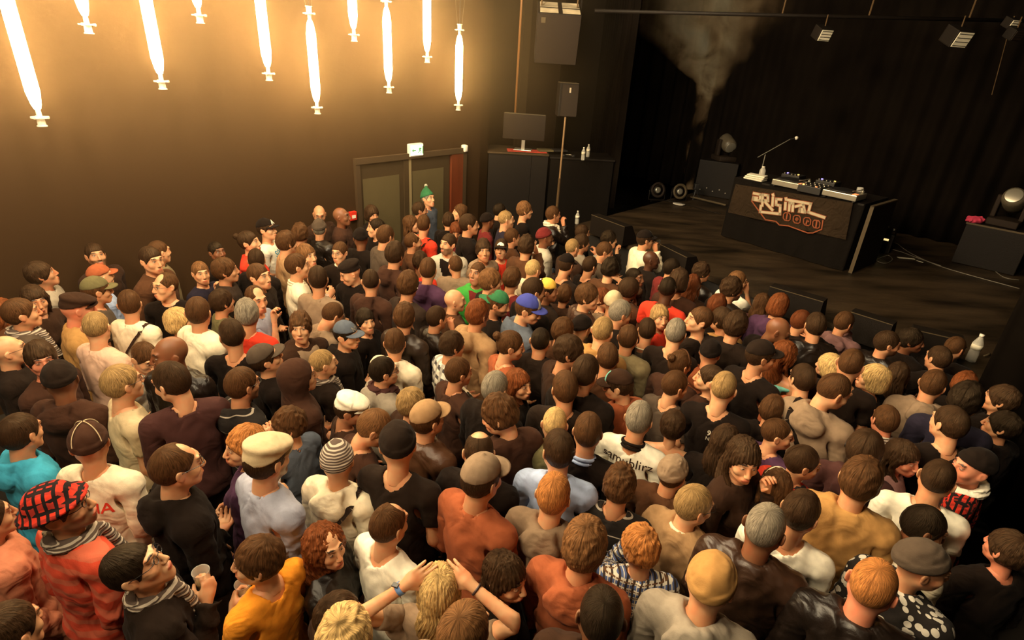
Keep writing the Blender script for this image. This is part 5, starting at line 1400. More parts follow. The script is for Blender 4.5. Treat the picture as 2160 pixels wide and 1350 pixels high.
# ================================================================ the crowd
# x y facing hair haircolour garment colour skin | extras | what neighbours are described by | own label
CROWD = """
88 578 92 med dark hoodie grey tan | p=-8 | the dark profile man by the left wall | -
202 538 168 short dark jacket dbrown mid | beard='dark' | the bearded man against the wall | -
213 583 62 none dark tee lblue fair | hat=('cap','rust') | | man in pale blue shirt and red-brimmed cap behind the olive-capped man
205 612 78 short brown tee dgrey mid | hat=('cap','olive'),p=10 | the olive-capped man | -
320 548 150 short dark jacket brown fair | p=14 | the man in brown zip jacket by the wall | -
336 530 60 buzz brown jacket khaki fair | | | balding man in khaki jacket behind the brown-jacketed man at the wall
348 602 -118 recede brown tee black fair | glasses=1,p=6 | the man with glasses looking left | -
274 640 12 short brown shirt cream mid | strap='dbrown' | the cream-shirted man with a dark shoulder strap | -
74 632 168 long dark sweater dbrown mid | F=1,p=20 | the long-haired woman at the far left | -
46 660 84 short brown jacket dgrey mid | scarf='lgrey+stripe' | the man in striped grey scarf at the left edge | -
165 650 82 none dark coat ochre red | hat=('flatcap','dbrown'),p=14 | | person in brown flat cap and orange fleece beside the olive-capped man
204 688 22 buzz dblond shirt pink fair | | the shaven man in pink shirt | -
5 655 60 long auburn sweater brown mid | F=1 | | auburn-haired woman cut off by the left edge beside the striped grey scarf
379 676 100 bob blond sweater dbrown fair | F=1 | the blonde woman right of the strapped cream shirt | -
18 738 88 bald - jacket offblack fair | glasses=1 | the bald man with glasses at the left edge | -
88 757 176 med dark sweater choc red | p=12 | | flushed dark-haired person facing the balcony beside the bald left-edge man
128 800 8 none dark hoodie choc brown | hat=('beanie','offblack') | the man in round black cap and brown hood | -
307 754 152 short brown shirt lgrey fair | p=38,R=('at',316,866),lean=6 | | man with bowed head looking down at the lit phone in his hand
357 746 -98 bald - jacket black+leather brown | p=8 | the bald black man in black leather facing left | -
259 806 68 short dblond tee beige fair | glasses=1 | the fair man in beige t-shirt | -
361 805 -42 short dark sweater plum fair | p=12 | the man in plum sweater | -
419 658 18 short brown jacket cream mid | R=('at',456,724) | the cream-jacketed man holding a beaker | -
469 636 62 med dark shirt olive mid | | | dark-haired person in olive shirt behind the grey-haired man in red
521 662 2 med grey sweater red mid | | the grey-haired man in red sweater | -
541 630 152 recede brown tee sblue fair | p=18,R=('chin',) | the man in grey-blue shirt touching his chin | -
488 705 -14 short dark tee black mid | | the dark-haired man in black t-shirt left of the red sweater | -
634 690 188 messy brown hoodie dbrown fair | inn='taupe' | the tousled youth facing the balcony | -
703 664 62 recede brown shirt taupe fair | p=26,lean=14 | | balding man bending forward in tan striped shirt above the dark cap
732 706 122 short black hoodie black fair | hat=('cap','denim'),p=14 | the youth in dark baseball cap with a monogram | -
560 756 78 short dark jacket black fair | hat=('cap','dgrey'),p=-16,inn='white' | the man in grey cap looking up | -
632 792 78 none dark hoodup choc mid | | the person with a dark hood up | -
682 764 72 buzz dblond jacket offblack fair | scarf='lgrey+stripe' | | fair crop-haired man with striped scarf right of the raised dark hood
512 810 58 short brown hoodie black+lines mid | glasses=1,beard='dark' | the bearded man in black ridged hood | -
458 531 152 short black jacket black brown | | the laughing black man by the wall | -
424 575 166 short lbrown sweater navy fair | p=10,L=('chin',) | the fair man in navy with hand at his chin | -
476 570 90 med brown jacket char mid | | | brown-haired man turning right in charcoal jacket beside the fair man in navy
526 510 112 bun dark vest red fair | F=1 | the smiling woman in red vest | -
563 483 122 short dark tee white fair | hat=('cap','black','triangle','white') | the man in lettered white t-shirt and black cap | -
606 511 60 med brown sweater tan fair | | | brown-haired person in tan right of the lettered white t-shirt
674 452 178 bald - coat dbrown mid | p=30,glasses=1 | the bald man with bowed head by the wall | -
674 482 12 short grey jacket black+leather mid | hat=('ribbed','dgrey') | the man in grey beanie and black leather | -
721 456 108 bald - jacket choc brown | | | bald brown man in profile just left of the red alarm box
634 494 22 messy brown hoodie choc mid | | | tousled brown-haired person in dark hood left of the grey beanie
628 560 80 short brown shirt cream fair | R=('at',700,612),collar='cream' | the man in cream polo shirt | -
648 540 142 med lbrown hoodie brown fair | | | light-brown-haired person half hidden behind the cream polo shirt
671 588 4 short dark shirt taupe mid | R=('at',706,632) | the man in taupe shirt with a beaker | -
716 532 -148 short brown sweater offblack fair | glasses=1,p=10,collar='white' | the man with glasses and white collar | -
738 576 -104 none dark coat black fair | hat=('beret','offblack'),p=30 | the stooping person in black cap and coat | -
761 502 2 none dark jacket black brown | hat=('beanie','black') | the person in tight black beanie near the door | -
547 582 132 short brown jacket offblack fair | p=6 | the brown-haired man looking right below the red vest | -
541 548 4 short dark jacket black mid | | | dark head seen from behind just under the smiling red-vested woman
785 452 152 bob dark coat black mid | F=1,p=16 | | bob-haired woman with bowed head in front of the door's left panel
793 480 -92 short black sweater black fair | | | black-haired person in profile facing left by the door
814 498 42 short brown jacket dgrey mid | p=8 | | brown-haired man in grey jacket with raised hand near the black beanie
834 536 32 med dark hoodie choc mid | | the dark-haired man in brown hood near the middle | -
872 510 72 recede brown jacket brown mid | beard='dark' | the balding bearded man in brown jacket | -
894 473 14 short brown sweater red mid | strap='black' | the man in red top with black strap | -
868 472 100 long brown jacket dbrown fair | F=1 | | long-haired woman in profile left of the red top with black strap
886 443 82 short dark hoodie grey tan | | the short-haired man in grey hood before the door | -
903 418 132 short grey shirt denim fair | hat=('santa','dgreen','pompom','lgrey') | the tall man in green pompom hat | -
946 466 0 med dark hoodie black mid | | | dark-haired person in black hood seen from behind, below the green pompom hat
970 447 -102 long brown sweater dbrown fair | F=1 | the long-haired woman facing left by the red door edge | -
962 488 178 med redbrown sweater maroon mid | F=1,p=35 | | red-haired woman with bowed head under the long-haired woman by the door
990 473 80 short dark jacket black mid | | | dark-haired man with bowed head right of the red-haired woman
945 514 -138 short dark hoodie lgrey fair | inn='black',beard='dark',p=4 | the grinning man in light grey hood | -
960 559 -24 recede brown jacket taupe mid | | | balding man in taupe jacket just in front of the grinning man
903 568 10 short brown hoodie purple mid | | the man in purple hood | -
886 552 0 curly dark sweater red brown | | | dark curly head behind the man in purple hood
782 592 2 buzz dark hoodie choc mid | | the crop-haired man in chocolate hood | -
862 600 28 curly brown sweater char mid | glasses=1,bud=1 | the curly-haired man in the middle | -
1006 576 -152 short brown hoodie green tan | inn='maroon',p=-4 | the man in bright green hooded top | -
1036 593 72 med lbrown tee offblack fair | | the light-brown mop-haired person | -
1081 588 32 curly brown tee maroon mid | | the curly-haired man in maroon t-shirt | -
1057 525 188 med dark tee red fair | hat=('cap','black','panel','white') | the youth in white-fronted cap and red t-shirt | -
1020 528 170 messy dark hoodie taupe mid | | the spiky-haired youth in taupe hood | -
1029 466 58 none dark sweater maroon brown | hat=('beanie','black') | the person in black beanie and maroon sweater | -
1055 445 60 short black jacket black fair | | | black-haired man half hidden behind the cropped man by the recess
1068 462 72 buzz dblond sweater navy fair | | | crop-haired man in navy between the black beanie and the tall fair man
1107 443 74 med lbrown tee black fair | | the tall fair-haired man in black | -
1081 500 62 short brown jacket brown mid | | | brown-haired man in profile right of the white-fronted cap
1110 520 10 messy dark jacket brown mid | R=('at',1136,520) | the shaggy dark head with raised hand | -
1125 568 38 buzz blond hoodie cream fair | | the blond crop-haired person in cream hood | -
1126 613 60 short dark jacket black mid | | | dark-haired man just in front of the blond crop-haired person
960 633 82 bald - jacket brown fair | p=6 | the bald man in brown jacket | -
1051 640 100 short brown sweater black mid | hat=('capback','dgreen'),p=22,beard='dark' | the man in green backward cap | -
1167 452 62 short brown jacket black+leather mid | R=('face',),scarf='cream' | the man in black leather with cream hood | -
1150 500 72 none dark jacket lgrey brown | hat=('beanie','maroon') | the person in maroon beanie | -
1208 522 40 buzz dblond jacket dbrown fair | | the crop-haired blond man near the stage corner | -
1228 512 62 med dark sweater grey mid | R=('at',1262,526) | | dark-haired person in grey beside the crop-haired blond man
1229 491 66 short dark jacket offblack tan | | | dark short-haired man leaning on the stage corner behind the crop-haired blond man
1285 505 64 med black jacket black fair | R=('chin',) | the black-haired person chin in hand at the stage | -
1276 530 78 short brown sweater dgrey mid | p=20 | | brown-haired person with bowed head below the person chin in hand
1361 505 62 short dark coat cream mid | hat=('cap','black','panel','lgrey'),R=('face',) | the man in cream cloak and black cap at the stage | -
1374 548 82 bald - jacket black dark | | the bald black man in dark jacket near the stage | -
1339 585 112 buzz black jacket dbrown brown | | | black crop-haired man in profile left of the bald man near the stage
1328 610 58 afro dark jacket brown brown | R=('at',1345,632),bud=1 | the round-haired person with white earphone | -
1408 608 8 buzz black tee red dark | | the black man in red t-shirt | -
1432 592 8 bob dark sweater choc mid | | | bob-haired person in chocolate top right of the red t-shirt
1460 600 8 long redbrown sweater dbrown mid | F=1 | | woman with long dark red hair right of the bob-haired person
1480 574 60 messy dark jacket black+leather mid | | the shaggy head leaning over the stage edge | -
1418 566 62 short black sweater maroon mid | glasses=1 | | black-haired person in maroon just right of the bald man near the stage
1245 560 42 short dark tee black mid | | the dark-haired man in black t-shirt near the middle | -
1287 568 22 messy black jacket brown fair | R=('ear',) | the black-haired person holding one ear | -
1195 558 30 short dark tee offblack mid | hat=('cap','black','panel','ochre'),p=12 | the person in black cap with gold mark | -
1154 612 80 short dark jacket char tan | hat=('capback','yellow','panel','white') | the man in yellow and white cap | -
1190 622 18 med brown jacket dbrown mid | F=1 | | brown-haired person seen from behind right of the yellow and white cap
1240 626 94 med brown jacket choc+leather fair | p=10 | the man with swept brown hair in brown leather | -
1273 630 102 med redbrown sweater brown fair | F=1 | | red-brown-haired person just right of the swept brown hair
1294 638 20 none dark sweater taupe mid | hat=('beanie','beige') | | small person in beige beanie left of the white earphone
1115 652 100 short brown hoodie denim fair | hat=('cap','royal','panel','lgrey'),p=26 | the man in blue cap and blue hood | -
1140 718 8 buzz black jacket offblack mid | | the dark crop-haired person in black parka | -
1202 742 82 med dark sweater dbrown mid | p=12 | the dark-haired woman looking right by the black parka | -
1188 698 40 med brown jacket brown mid | | | brown-haired person behind the dark crop-haired parka wearer
1228 690 38 none dark sweater aqua mid | hat=('beanie','black') | the person in black beanie with teal collar | -
1272 697 18 buzz dblond hoodie ochre fair | | the fair-haired person in ochre hood | -
1310 660 60 short grey jacket black mid | p=8 | the greying man in black jacket | -
1325 712 8 short brown jacket khaki mid | | the brown-haired man in khaki jacket | -
1364 695 -8 short dark tee dgrey mid | lanyard='cream' | the dark-haired man with lanyard | -
1392 668 152 long dblond sweater red fair | F=1,p=10 | the fair long-haired woman facing the balcony | -
1425 700 2 short grey tee offblack fair | | the grey-haired man in black t-shirt | -
1078 728 80 bun brown tee rust fair | p=14 | the youth with tied-back hair in brown t-shirt | -
1281 753 -8 short brown sweater brown mid | | | brown-haired man in brown sweater in front of the fair-haired ochre hood
1236 784 22 short dark jacket black mid | | | dark head just left of the colourful cap
1191 818 -16 short brown sweater offblack mid | | the brown round-headed man above the powder blue shirt | -
1303 812 -82 short dark jacket rust fair | hat=('cap','dbrown','panel','aqua'),p=22 | the bowed man in cap with green and yellow badge | -
1095 810 128 long auburn sweater black fair | F=1,p=6 | the woman with glossy auburn hair | -
1045 818 28 short grey jacket black mid | | | grey-brown head just left of the auburn-haired woman
1435 767 42 bun brown sweater choc mid | F=1,band='brown' | the woman with hair band and bun | -
1556 592 62 short lbrown tee white fair | R=('face',) | the man in white t-shirt at the stage edge | -
1544 610 62 messy dark jacket offblack+satin mid | beard='dark' | the tousled bearded man at the stage edge | -
1513 645 28 med redbrown jacket black mid | | | red-brown head below the tousled bearded man
1474 674 -108 short brown tee offblack fair | | the man in printed black t-shirt looking left | -
1520 674 -58 med dark hoodie ochre mid | | the man in ochre cord jacket | -
1552 687 20 curly dark jacket offblack mid | | | dark curly head right of the man in ochre cord
1607 640 18 long brown sweater plum mid | F=1 | | long-haired person left of the auburn bob at the stage
1643 644 22 bob auburn hoodie purple mid | | the auburn bob in purple hood | -
1642 697 82 bald - jacket black brown | p=30 | the bald man looking down in black coat | -
1690 678 40 short redbrown jacket black mid | R=('ear',) | | red-brown-haired person scratching at the stage right of the auburn bob
1719 686 -18 short dark jacket black+leather mid | | the dark-haired person in shiny black leather | -
1781 680 34 short brown hoodie mauve mid | R=('face',) | the man in mauve hood with hands at his mouth | -
1498 744 8 none dark hoodie rust mid | hat=('beanie','black') | the person in black beanie before the ochre cord jacket | -
1606 750 62 short dark tee black mid | hat=('cap','offblack') | the man in dark cap and black t-shirt | -
1655 748 56 long auburn tank aqua mid | F=1 | the woman in turquoise top | -
1748 772 -68 bob blond sweater black fair | F=1 | the blonde bob turned left | -
1691 798 -38 short dark tee rust fair | | the man in rust red t-shirt | -
1795 767 8 buzz brown tee offblack mid | | | crop-haired man between the two blondes
1872 724 62 short dark jacket black+leather mid | beard='dark' | the bearded man in black leather by the stage | -
1922 718 80 med black jacket black brown | | | dark person against the stage right of the bearded leather jacket
2015 733 32 buzz brown jacket black tan | | the crop-haired man at the right end of the stage | -
1978 755 -48 short dark jacket black mid | | | dark-haired man turned left beside the crop-haired man at the stage end
1968 810 8 short brown hoodie taupe mid | | the brown-haired man in taupe hood at right | -
1840 798 -102 bob blond tee black fair | F=1 | the blonde woman with pageboy hair looking left | -
1893 790 2 long dark sweater black mid | F=1 | | woman with long dark hair right of the blonde pageboy
1760 824 52 buzz brown hoodie taupe fair | p=20,strap='black',ss=-1 | the crop-haired man in pale hood with strap | -
2036 844 8 curly black shirt navy mid | | the black-haired man in blue shirt | -
2033 812 10 curly auburn sweater black mid | F=1 | | curly auburn head behind the black-haired man in blue
2110 842 -88 med dark jacket black mid | | | dark-haired person facing left at the dark right edge, upper of two
2112 898 -88 med black jacket black mid | F=1 | | dark-haired person facing left at the dark right edge, lower of two
1866 885 -32 short brown jacket black red | scarf='lgrey+stripe' | the man with pale scarf looking left | -
2001 892 -52 short dark tee black fair | | the man in black t-shirt with a green speck | -
1823 948 4 afro dark hoodie plum mid | phones=1 | the round dark head with headphones | -
1905 965 112 long dark sweater mauve red | F=1,p=10,earring=1 | the woman in mauve with an earring | -
1978 1008 2 buzz dark tee white mid | | the broad man in white t-shirt at right | -
2050 985 -132 none black shirt red+check red | hat=('beanie','black'),scarf='white',F=1,p=16 | the person in red checked shirt and black beanie | -
1950 1112 60 short black tee cream brown | lean=10 | the stooping person in cream t-shirt | -
1947 1192 58 none dark jacket black+floral mid | hat=('beanie','dgrey') | the person in grey beanie and flowered scarf | -
1842 1232 2 buzz ginger jacket black+leather red | | the ginger crop-haired man in black leather | -
1815 1012 2 med brown coat ochre mid | | the person in big ochre coat | -
2122 1158 -62 med dark sweater black red | F=1 | | dark-haired person at the right edge below the checked shirt
1690 1078 14 short dark tee white mid | | the man in white t-shirt with blue print | -
1465 1064 48 short dblond coat tan fair | glasses=1,collar='cream' | the fair man in tan coat | -
1615 1110 8 buzz grey jacket dbrown+leather brown | | the grizzled man in brown leather | -
1348 1152 -42 messy ginger shirt blue+plaid fair | L=('face',) | the ginger-haired man in blue plaid shirt | -
1500 1225 2 none brown hoodie grey mid | hat=('beanie','ochre') | the person in ochre beanie and grey hood | -
1634 1024 -28 long brown sweater black mid | F=1,band='cream' | the woman with a bright hair band | -
1420 997 20 short brown jacket brown mid | hat=('ribbed','taupe') | the person in ribbed taupe beanie | -
1307 1022 2 messy brown sweater black+lines mid | | the big brown head above the plaid shirt | -
1530 930 18 long dark tee black mid | | the long-haired man in black t-shirt with red cuff | -
1568 968 152 long dark sweater dbrown fair | F=1,L=('face',),p=20 | | dark-haired woman with both hands at her face by the long-haired man
1527 816 8 buzz dblond tee black fair | | the fair crop-haired man in black with a white print | -
1495 798 -92 bun dark sweater choc fair | F=1 | the dark-haired woman looking left | -
1628 864 10 med brown jacket black mid | F=1 | the brown-haired person in black below the turquoise top | -
1640 914 72 buzz brown tee purple fair | | the man in purple t-shirt | -
1694 975 60 short dark sweater red+redband mid | | the person in red and black banded top | -
1348 882 8 short grey tee white mid | collar='black' | the man in lettered white t-shirt in front | -
1418 898 -8 curly dark tank black fair | F=1,L=('at',1480,945) | the bare-shouldered woman with dark curls | -
1425 812 50 short brown tee dgrey fair | | the man in grey t-shirt | -
1240 908 0 short brown sweater black mid | collar='lblue' | the brown-haired man left of the lettered t-shirt | -
1177 948 -18 short dark shirt lblue fair | | the man in powder blue shirt | -
1170 892 0 buzz blond hoodie olive fair | | | fair head just behind the man in powder blue shirt
1052 876 -72 messy brown coat choc fair | p=30 | the tousled bowed man in chocolate coat | -
1010 952 0 baldtop dark jacket black fair | p=16 | the balding man seen from above | -
1018 1006 42 short dark shirt rust mid | hat=('cap','taupe') | the man in brown cap and russet shirt | -
839 936 2 none black tee offblack fair | hat=('beanie','offblack') | the man in black beanie and t-shirt, arms bare | -
903 882 52 short brown jacket brown+leather fair | hat=('cap','tan'),p=-6 | the man in tan cap and brown leather | -
870 850 62 med dblond jacket dbrown fair | F=1 | | fair-haired person just behind the tan cap
791 902 88 short lbrown tee choc fair | p=36,lean=8 | the bending crop-haired man in dark t-shirt | -
810 782 72 short black hoodie grey fair | glasses=1,scarf='plum' | the black-haired man with glasses and plum scarf | -
968 784 60 short brown sweater choc mid | inn='cream' | the brown-haired man in brown sweater with beaker | -
955 728 60 med dark shirt white+bwplaid mid | | the person in black and white plaid | -
853 668 10 med brown hoodie char+leather mid | | the round brown mop in dark hood | -
922 670 52 short dark jacket offblack+leather mid | R=('face',) | the man in dark leather with hand to his face | -
1009 662 42 med auburn hoodie tan mid | | the auburn head in tan hood | -
772 677 158 med black sweater black fair | F=1 | the black-haired woman smiling up | -
833 722 6 short brown hoodie cream mid | | the brown head in cream hood | -
45 912 52 short dark hoodie teal mid | | the man in teal hood | -
189 934 8 none brown sweater cream mid | hat=('beanie','choc','seams','beige') | the man in seamed brown cap and cream top | -
374 982 78 recede brown hoodie black fair | glasses=1,p=8 | the balding man with glasses in black hood | -
128 1072 112 short brown shirt red+hstripe fair | hat=('bucket','red+check'),scarf='lgrey+stripe',glasses=1,beard='brown',p=-6,b=70 | the man in red checked hat and red shirt | -
515 940 -102 curly ginger sweater purple fair | F=1,R=('at',478,1040) | the ginger curly-haired person looking left | -
606 898 -82 messy brown shirt denim fair | L=('face',),beard='dark' | the brown-haired man in dark denim | -
565 966 54 short dark shirt sblue fair | hat=('flatcap','beige'),beard='dark',R=('at',612,1030) | the man in beige flat cap and blue-grey shirt | -
712 970 8 none brown hoodie cream mid | hat=('beanie','beige+stripe'),strap='offblack' | the person in striped beanie and cream hood | -
740 862 100 short dark sweater dbrown tan | hat=('flatcap','white'),p=22 | the man in white flat cap | -
287 1196 112 short black jacket offblack fair | glasses=1,p=-22,scarf='dgrey+stripe',R=('at',446,1240),L=('at',380,1330) | the smiling black-haired man in front | -
20 1330 60 short dark sweater dbrown mid | | | dark head cut off in the bottom left corner
-28 1095 80 short dark coat salmon mid | | | person in salmon jacket cut off by the left edge
543 1182 -72 med brown tee orange fair | L=('at',480,1262) | the man in orange t-shirt | -
690 1152 148 curlylong auburn jacket black+leather fair | F=1,p=6,L=('at',742,1210) | the curly auburn-haired woman in leather | -
822 1104 48 recede brown tee white fair | | the balding man in white t-shirt | -
716 1296 70 med dark sweater dbrown mid | F=1 | | glossy dark head at the bottom below the curly auburn woman
728 1352 20 messy blond tee grey mid | | | tuft of blond hair cut off at the bottom edge
926 1240 4 long blond tee taupe fair | F=1,L=('head',),R=('head',) | the blonde woman holding her head | -
1068 1216 122 long dark sweater black fair | F=1,p=14 | the woman with very long dark hair in front | -
1234 1148 8 curly lbrown hoodie rust mid | | the thick-haired person in rust hood | -
1268 1296 -8 buzz black sweater dbrown brown | | the shaven black head in the bottom middle | -
1168 1042 10 short ginger hoodie taupe fair | | the ginger crop-haired person in taupe hood | -
980 1334 30 short lbrown tee taupe fair | | | brown head cut off at the bottom edge right of the blonde
"""
ROWS = []
for ln in CROWD.strip().split('\n'):
    q = [c.strip() for c in ln.split('|')]; w = q[0].split()
    opt = eval('dict(' + (q[1] if len(q) > 1 else '') + ')')
    ROWS.append([float(w[0]), float(w[1]), float(w[2]), w[3], w[4], w[5], w[6], w[7], opt, q[2] if len(q) > 2 else '', q[3] if len(q) > 3 else '-'])
# heights: people 1.55 to 1.95 m tall, chosen so that everybody has room to stand on the floor
def settle(rows, iters=40):
    n = len(rows); rays = np.array([ray(r[0], r[1]) for r in rows]); fem = np.array(['F' in r[8] for r in rows])
    lo = np.where(fem, 1.46, 1.52); hi = np.where(fem, 1.66, 1.76)
    def at(z, i=slice(None)): return CAM[:2] + rays[i, :2] * ((z - CAM[2]) / rays[i, 2])[:, None]
    rnd = np.random.RandomState(3); z = (lo + hi) / 2
    P = at(z); mid = (lo + hi) / 2
    DJ = np.array([4.2, 8.2]); sn2 = sn[:2]; e02 = e0[:2]
    def cost(i, zi):
        p = CAM[:2] + rays[i, :2] * ((zi - CAM[2]) / rays[i, 2]); v = P - p; dn = DJ - p; dn = dn / np.linalg.norm(dn); d = np.sqrt(((v @ dn) / .82) ** 2 + (v[:, 0] * dn[1] - v[:, 1] * dn[0]) ** 2); d[i] = 9
        c = (np.maximum(0,   .50 - d) ** 2).sum() * 30 + (zi - mid[i]) ** 2 * 1.2
        w = (p - WP[:2]) @ WN[:2]; c += max(0, .30 - w) ** 2 * 60
        g = (p - e02) @ sn2; c += max(0, g + .24) ** 2 * 60
        return c
    for it in range(iters):
        for i in rnd.permutation(n):
            cand = np.clip(z[i] + np.array([0, -.01, .01, -.03, .03, -.08, .08, rnd.uniform(-.2, .2)]), lo[i], hi[i])
            cs = [cost(i, c) for c in cand]; k = int(np.argmin(cs)); z[i] = cand[k]
            P[i] = CAM[:2] + rays[i, :2] * ((z[i] - CAM[2]) / rays[i, 2])
    return z
ZH = settle(ROWS)
HN = dict(short='short', med='straight', messy='tousled', curly='curly', afro='round', recede='receding', baldtop='thinning', buzz='cropped', long='long', bob='bobbed', bun='tied-back', curlylong='long curly')
HC = dict(dark='dark brown', black='black', brown='brown', lbrown='light brown', auburn='auburn', ginger='ginger', blond='blond', dblond='fair', grey='grey', redbrown='red-brown')
def label_of(r):
    if r[10] != '-': return r[10]
    a = r[9][4:] if r[9].startswith('the ') else r[9]
    w = ('seen from behind' if abs(r[2]) < 35 else 'turned right' if 35 <= r[2] < 135 else 'turned left' if -135 < r[2] <= -35 else 'facing the balcony')
    h = '%s %s hair' % (HN.get(r[3], ''), HC.get(r[4], '')) if r[3] not in ('bald', 'none') else ''
    out = a
    if h and 'hair' not in a and len((a + ', ' + h).split()) <= 15: out = a + ', ' + h.strip()
    if len((out + ', ' + w).split()) <= 16 and w.split()[-1] not in a and 'facing' not in a and 'look' not in a: out += ', ' + w
    return out
import os
if os.environ.get('DIST'):
    P=np.array([CAM[:2]+ray(r[0],r[1])[:2]*((z-CAM[2])/ray(r[0],r[1])[2]) for r,z in zip(ROWS,ZH)]); D=np.sqrt(((P[:,None]-P[None])**2).sum(-1))+np.eye(len(P))*9; m=D.min(1); print('NN pct',np.percentile(m,[0,5,10,25,50,75])); o=np.argsort(m)[:30]; print([(ROWS[i][0],ROWS[i][1],ROWS[int(D[i].argmin())][:2],round(float(m[i]),2)) for i in o]); raise SystemExit
for r, zh in zip(ROWS, ZH):
    person(r[0], r[1], r[2], r[3], r[4], r[5], r[6], r[7], float(zh), r[8], label_of(r))
def who(x, y): return PEOPLE[min(PEOPLE, key=lambda k: (k[0] - x) ** 2 + (k[1] - y) ** 2)]
# ================================================================ things in hands, prints and badges
cup(who(419, 657)['grips'][1], 'clear beaker held by the cream-jacketed man at left')
cup(who(671, 588)['grips'][1], 'clear beaker held at the chest of the man in taupe shirt')
cup(who(565, 966)['grips'][1], 'clear beaker of beer held up beside the beige flat cap')
cup(who(287, 1196)['grips'][1], 'clear tilted beaker held out by the smiling black-haired man')
cup(who(543, 1182)['grips'][-1], 'clear beaker in front of the man in orange t-shirt')
cup(who(690, 1152)['grips'][-1], 'small clear glass held by the curly auburn-haired woman')
cup(who(287, 1196)['grips'][-1], 'clear beaker low at the bottom left, in front of the smiling man')
def phone(p, label, key=None):
    t = empty('mobile_phone', tuple(p), .4, label, 'phone')
    Mx = Matrix.Rotation(.5, 4, 'X')
    b = MB(); b.box(-.03, .03, -.055, .055, -.005, .005, Mx, bev=.003); b.build('phone_body', M_BLACKPL, t)
    b = MB(); b.box(-.025, .025, -.042, .045, .0052, .0062, Mx); b.build('screen', M_SCREEN, t)
phone(who(307, 754)['grips'][1] + np.array([0, 0, .015]), 'phone with pale lit screen in the hand of the man with bowed head')
phone(who(1328, 610)['grips'][1] + np.array([0, 0, .02]), 'phone with lit screen held below the white earphone near the stage')
g = who(1361, 505)['grips'][1]
t = empty('compact_camera', tuple(g + np.array([.0, .0, .02])), .3, 'small silvery camera held up by the man in cream cloak', 'camera')
b = MB(); b.box(-.05, .05, -.015, .015, -.03, .03, bev=.006); b.build('camera_body', M_CHROME, t, True)
b = MB(); b.lathe([(.018, 0), (.020, .02), (.016, .022)], 14, Matrix.Rotation(-PI / 2, 4, 'X') @ Matrix.Translation((0, 0, .012))); b.build('lens', M_BLACKPL, t, True)
print_on(who(563, 483), 'SIW', -.01, 1.36, .105, 'teal', front=True, rot=.08)
print_on(who(189, 934), 'IA', .085, 1.315, .09, 'red')
print_on(who(1348, 882), 'samublirz', 0, 1.385, .088, 'dbrown', bold=.0)
print_on(who(1690, 1078), 'Vrg43', -.075, 1.385, .065, 'blue', bold=0)
print_on(who(1527, 816), '9M', .02, 1.35, .05, 'lgrey'); print_on(who(1527, 816), 'NY//', .02, 1.31, .035, 'lgrey')
print_on(who(2001, 892), 'm', .06, 1.36, .03, 'green')
print_on(who(1474, 674), 'AV', .0, 1.25, .10, 'lgrey', front=True)
def print_hat(rec, hat, text, size, z, colr, lod=0):
    V, F = T_hat(hat, lod); bv = BVHTree.FromPolygons([tuple(q) for q in V], [tuple(q) for q in F])
    cu = bpy.data.curves.new('t', 'FONT'); cu.body = text; cu.size = size; cu.align_x = 'CENTER'; cu.align_y = 'CENTER'; cu.offset = .0008
    to = bpy.data.objects.new('t', cu); COL.objects.link(to); bpy.context.view_layer.update()
    me = bpy.data.meshes.new_from_object(to.evaluated_get(bpy.context.evaluated_depsgraph_get())); bpy.data.objects.remove(to)
    P_ = []
    for v in me.vertices:
        h = bv.ray_cast(Vector((-v.co.x, .4, z + v.co.y)), Vector((0, -1, 0)), 1.0); P_.append(h[0] + h[1] * .002 if h[0] is not None else Vector((-v.co.x, .1, z + v.co.y)))
    hatob = [c for c in rec['o'].children if c.name.startswith('baseball_cap')][0]
    mesh_obj('monogram', rec['P'].bend(np.array(P_, np.float32), 1, False), [tuple(p.vertices) for p in me.polygons], cloth_mat(colr), hatob, False)
print_hat(who(732, 706), 'cap', 'NY', .048, 1.722, 'grey')
# blue watch and dark bangle of the blonde woman, red cuff of the long-haired man
def ring(rec, sd, name, m, off=.03, w=.011, r=.0305, face=False):
    P = rec['P']; RU, RL, S, E, E2, W2 = P.arms[sd]; d = W2 - E2; d /= np.linalg.norm(d)
    a = W2 - d * (off + w); c = W2 - d * (off - w); b = MB(); b.tube([P.lean_pt(a), P.lean_pt(c)], r, 16, False)
    o = b.build(name, m, rec['o'], True); md = o.modifiers.new('t', 'SOLIDIFY'); md.thickness = .004
    if face:
        up = np.array([0, 0, 1.]) - d * d[2]; up /= np.linalg.norm(up); q = P.lean_pt((a + c) / 2 + up * (r + .004)); b = MB(); b.box(-.016, .016, -.012, .012, -.004, .004, Matrix.Translation(Vector(q)), bev=.003); b.build('watch_face', M_BLACKPL, o)
M_WATCH = mat('light_blue_rubber', (.16, .30, .62), rough=.4)
ring(who(926, 1240), -1, 'wristwatch', M_WATCH, face=True)
ring(who(926, 1240), 1, 'dark_bangle', mat('dark_bangle', (.05, .03, .03), rough=.4), w=.005)
r_ = who(1530, 930); P = r_['P']
for sd in (1,):
    RU, RL, S, E, E2, W2 = P.arms[sd]
    u = (E2 - S) / np.linalg.norm(E2 - S)
    b = MB(); b.tube([P.lean_pt(E2 - u * .075), P.lean_pt(E2 - u * .02)], [.064, .060], 18, False); o = b.build('red_cuff', cloth_mat('red'), r_['o'], True); o.modifiers.new('t', 'SOLIDIFY').thickness = .004
V_, F_ = nets(rag, rng(-.17, .17, .008), rng(-.13, .13, .008), rng(-.02, .12, .008)); mesh_obj('rag_cloth', V_, F_, mat('crimson_cloth', (.45, .03, .07), rough=.9), RAG, True)
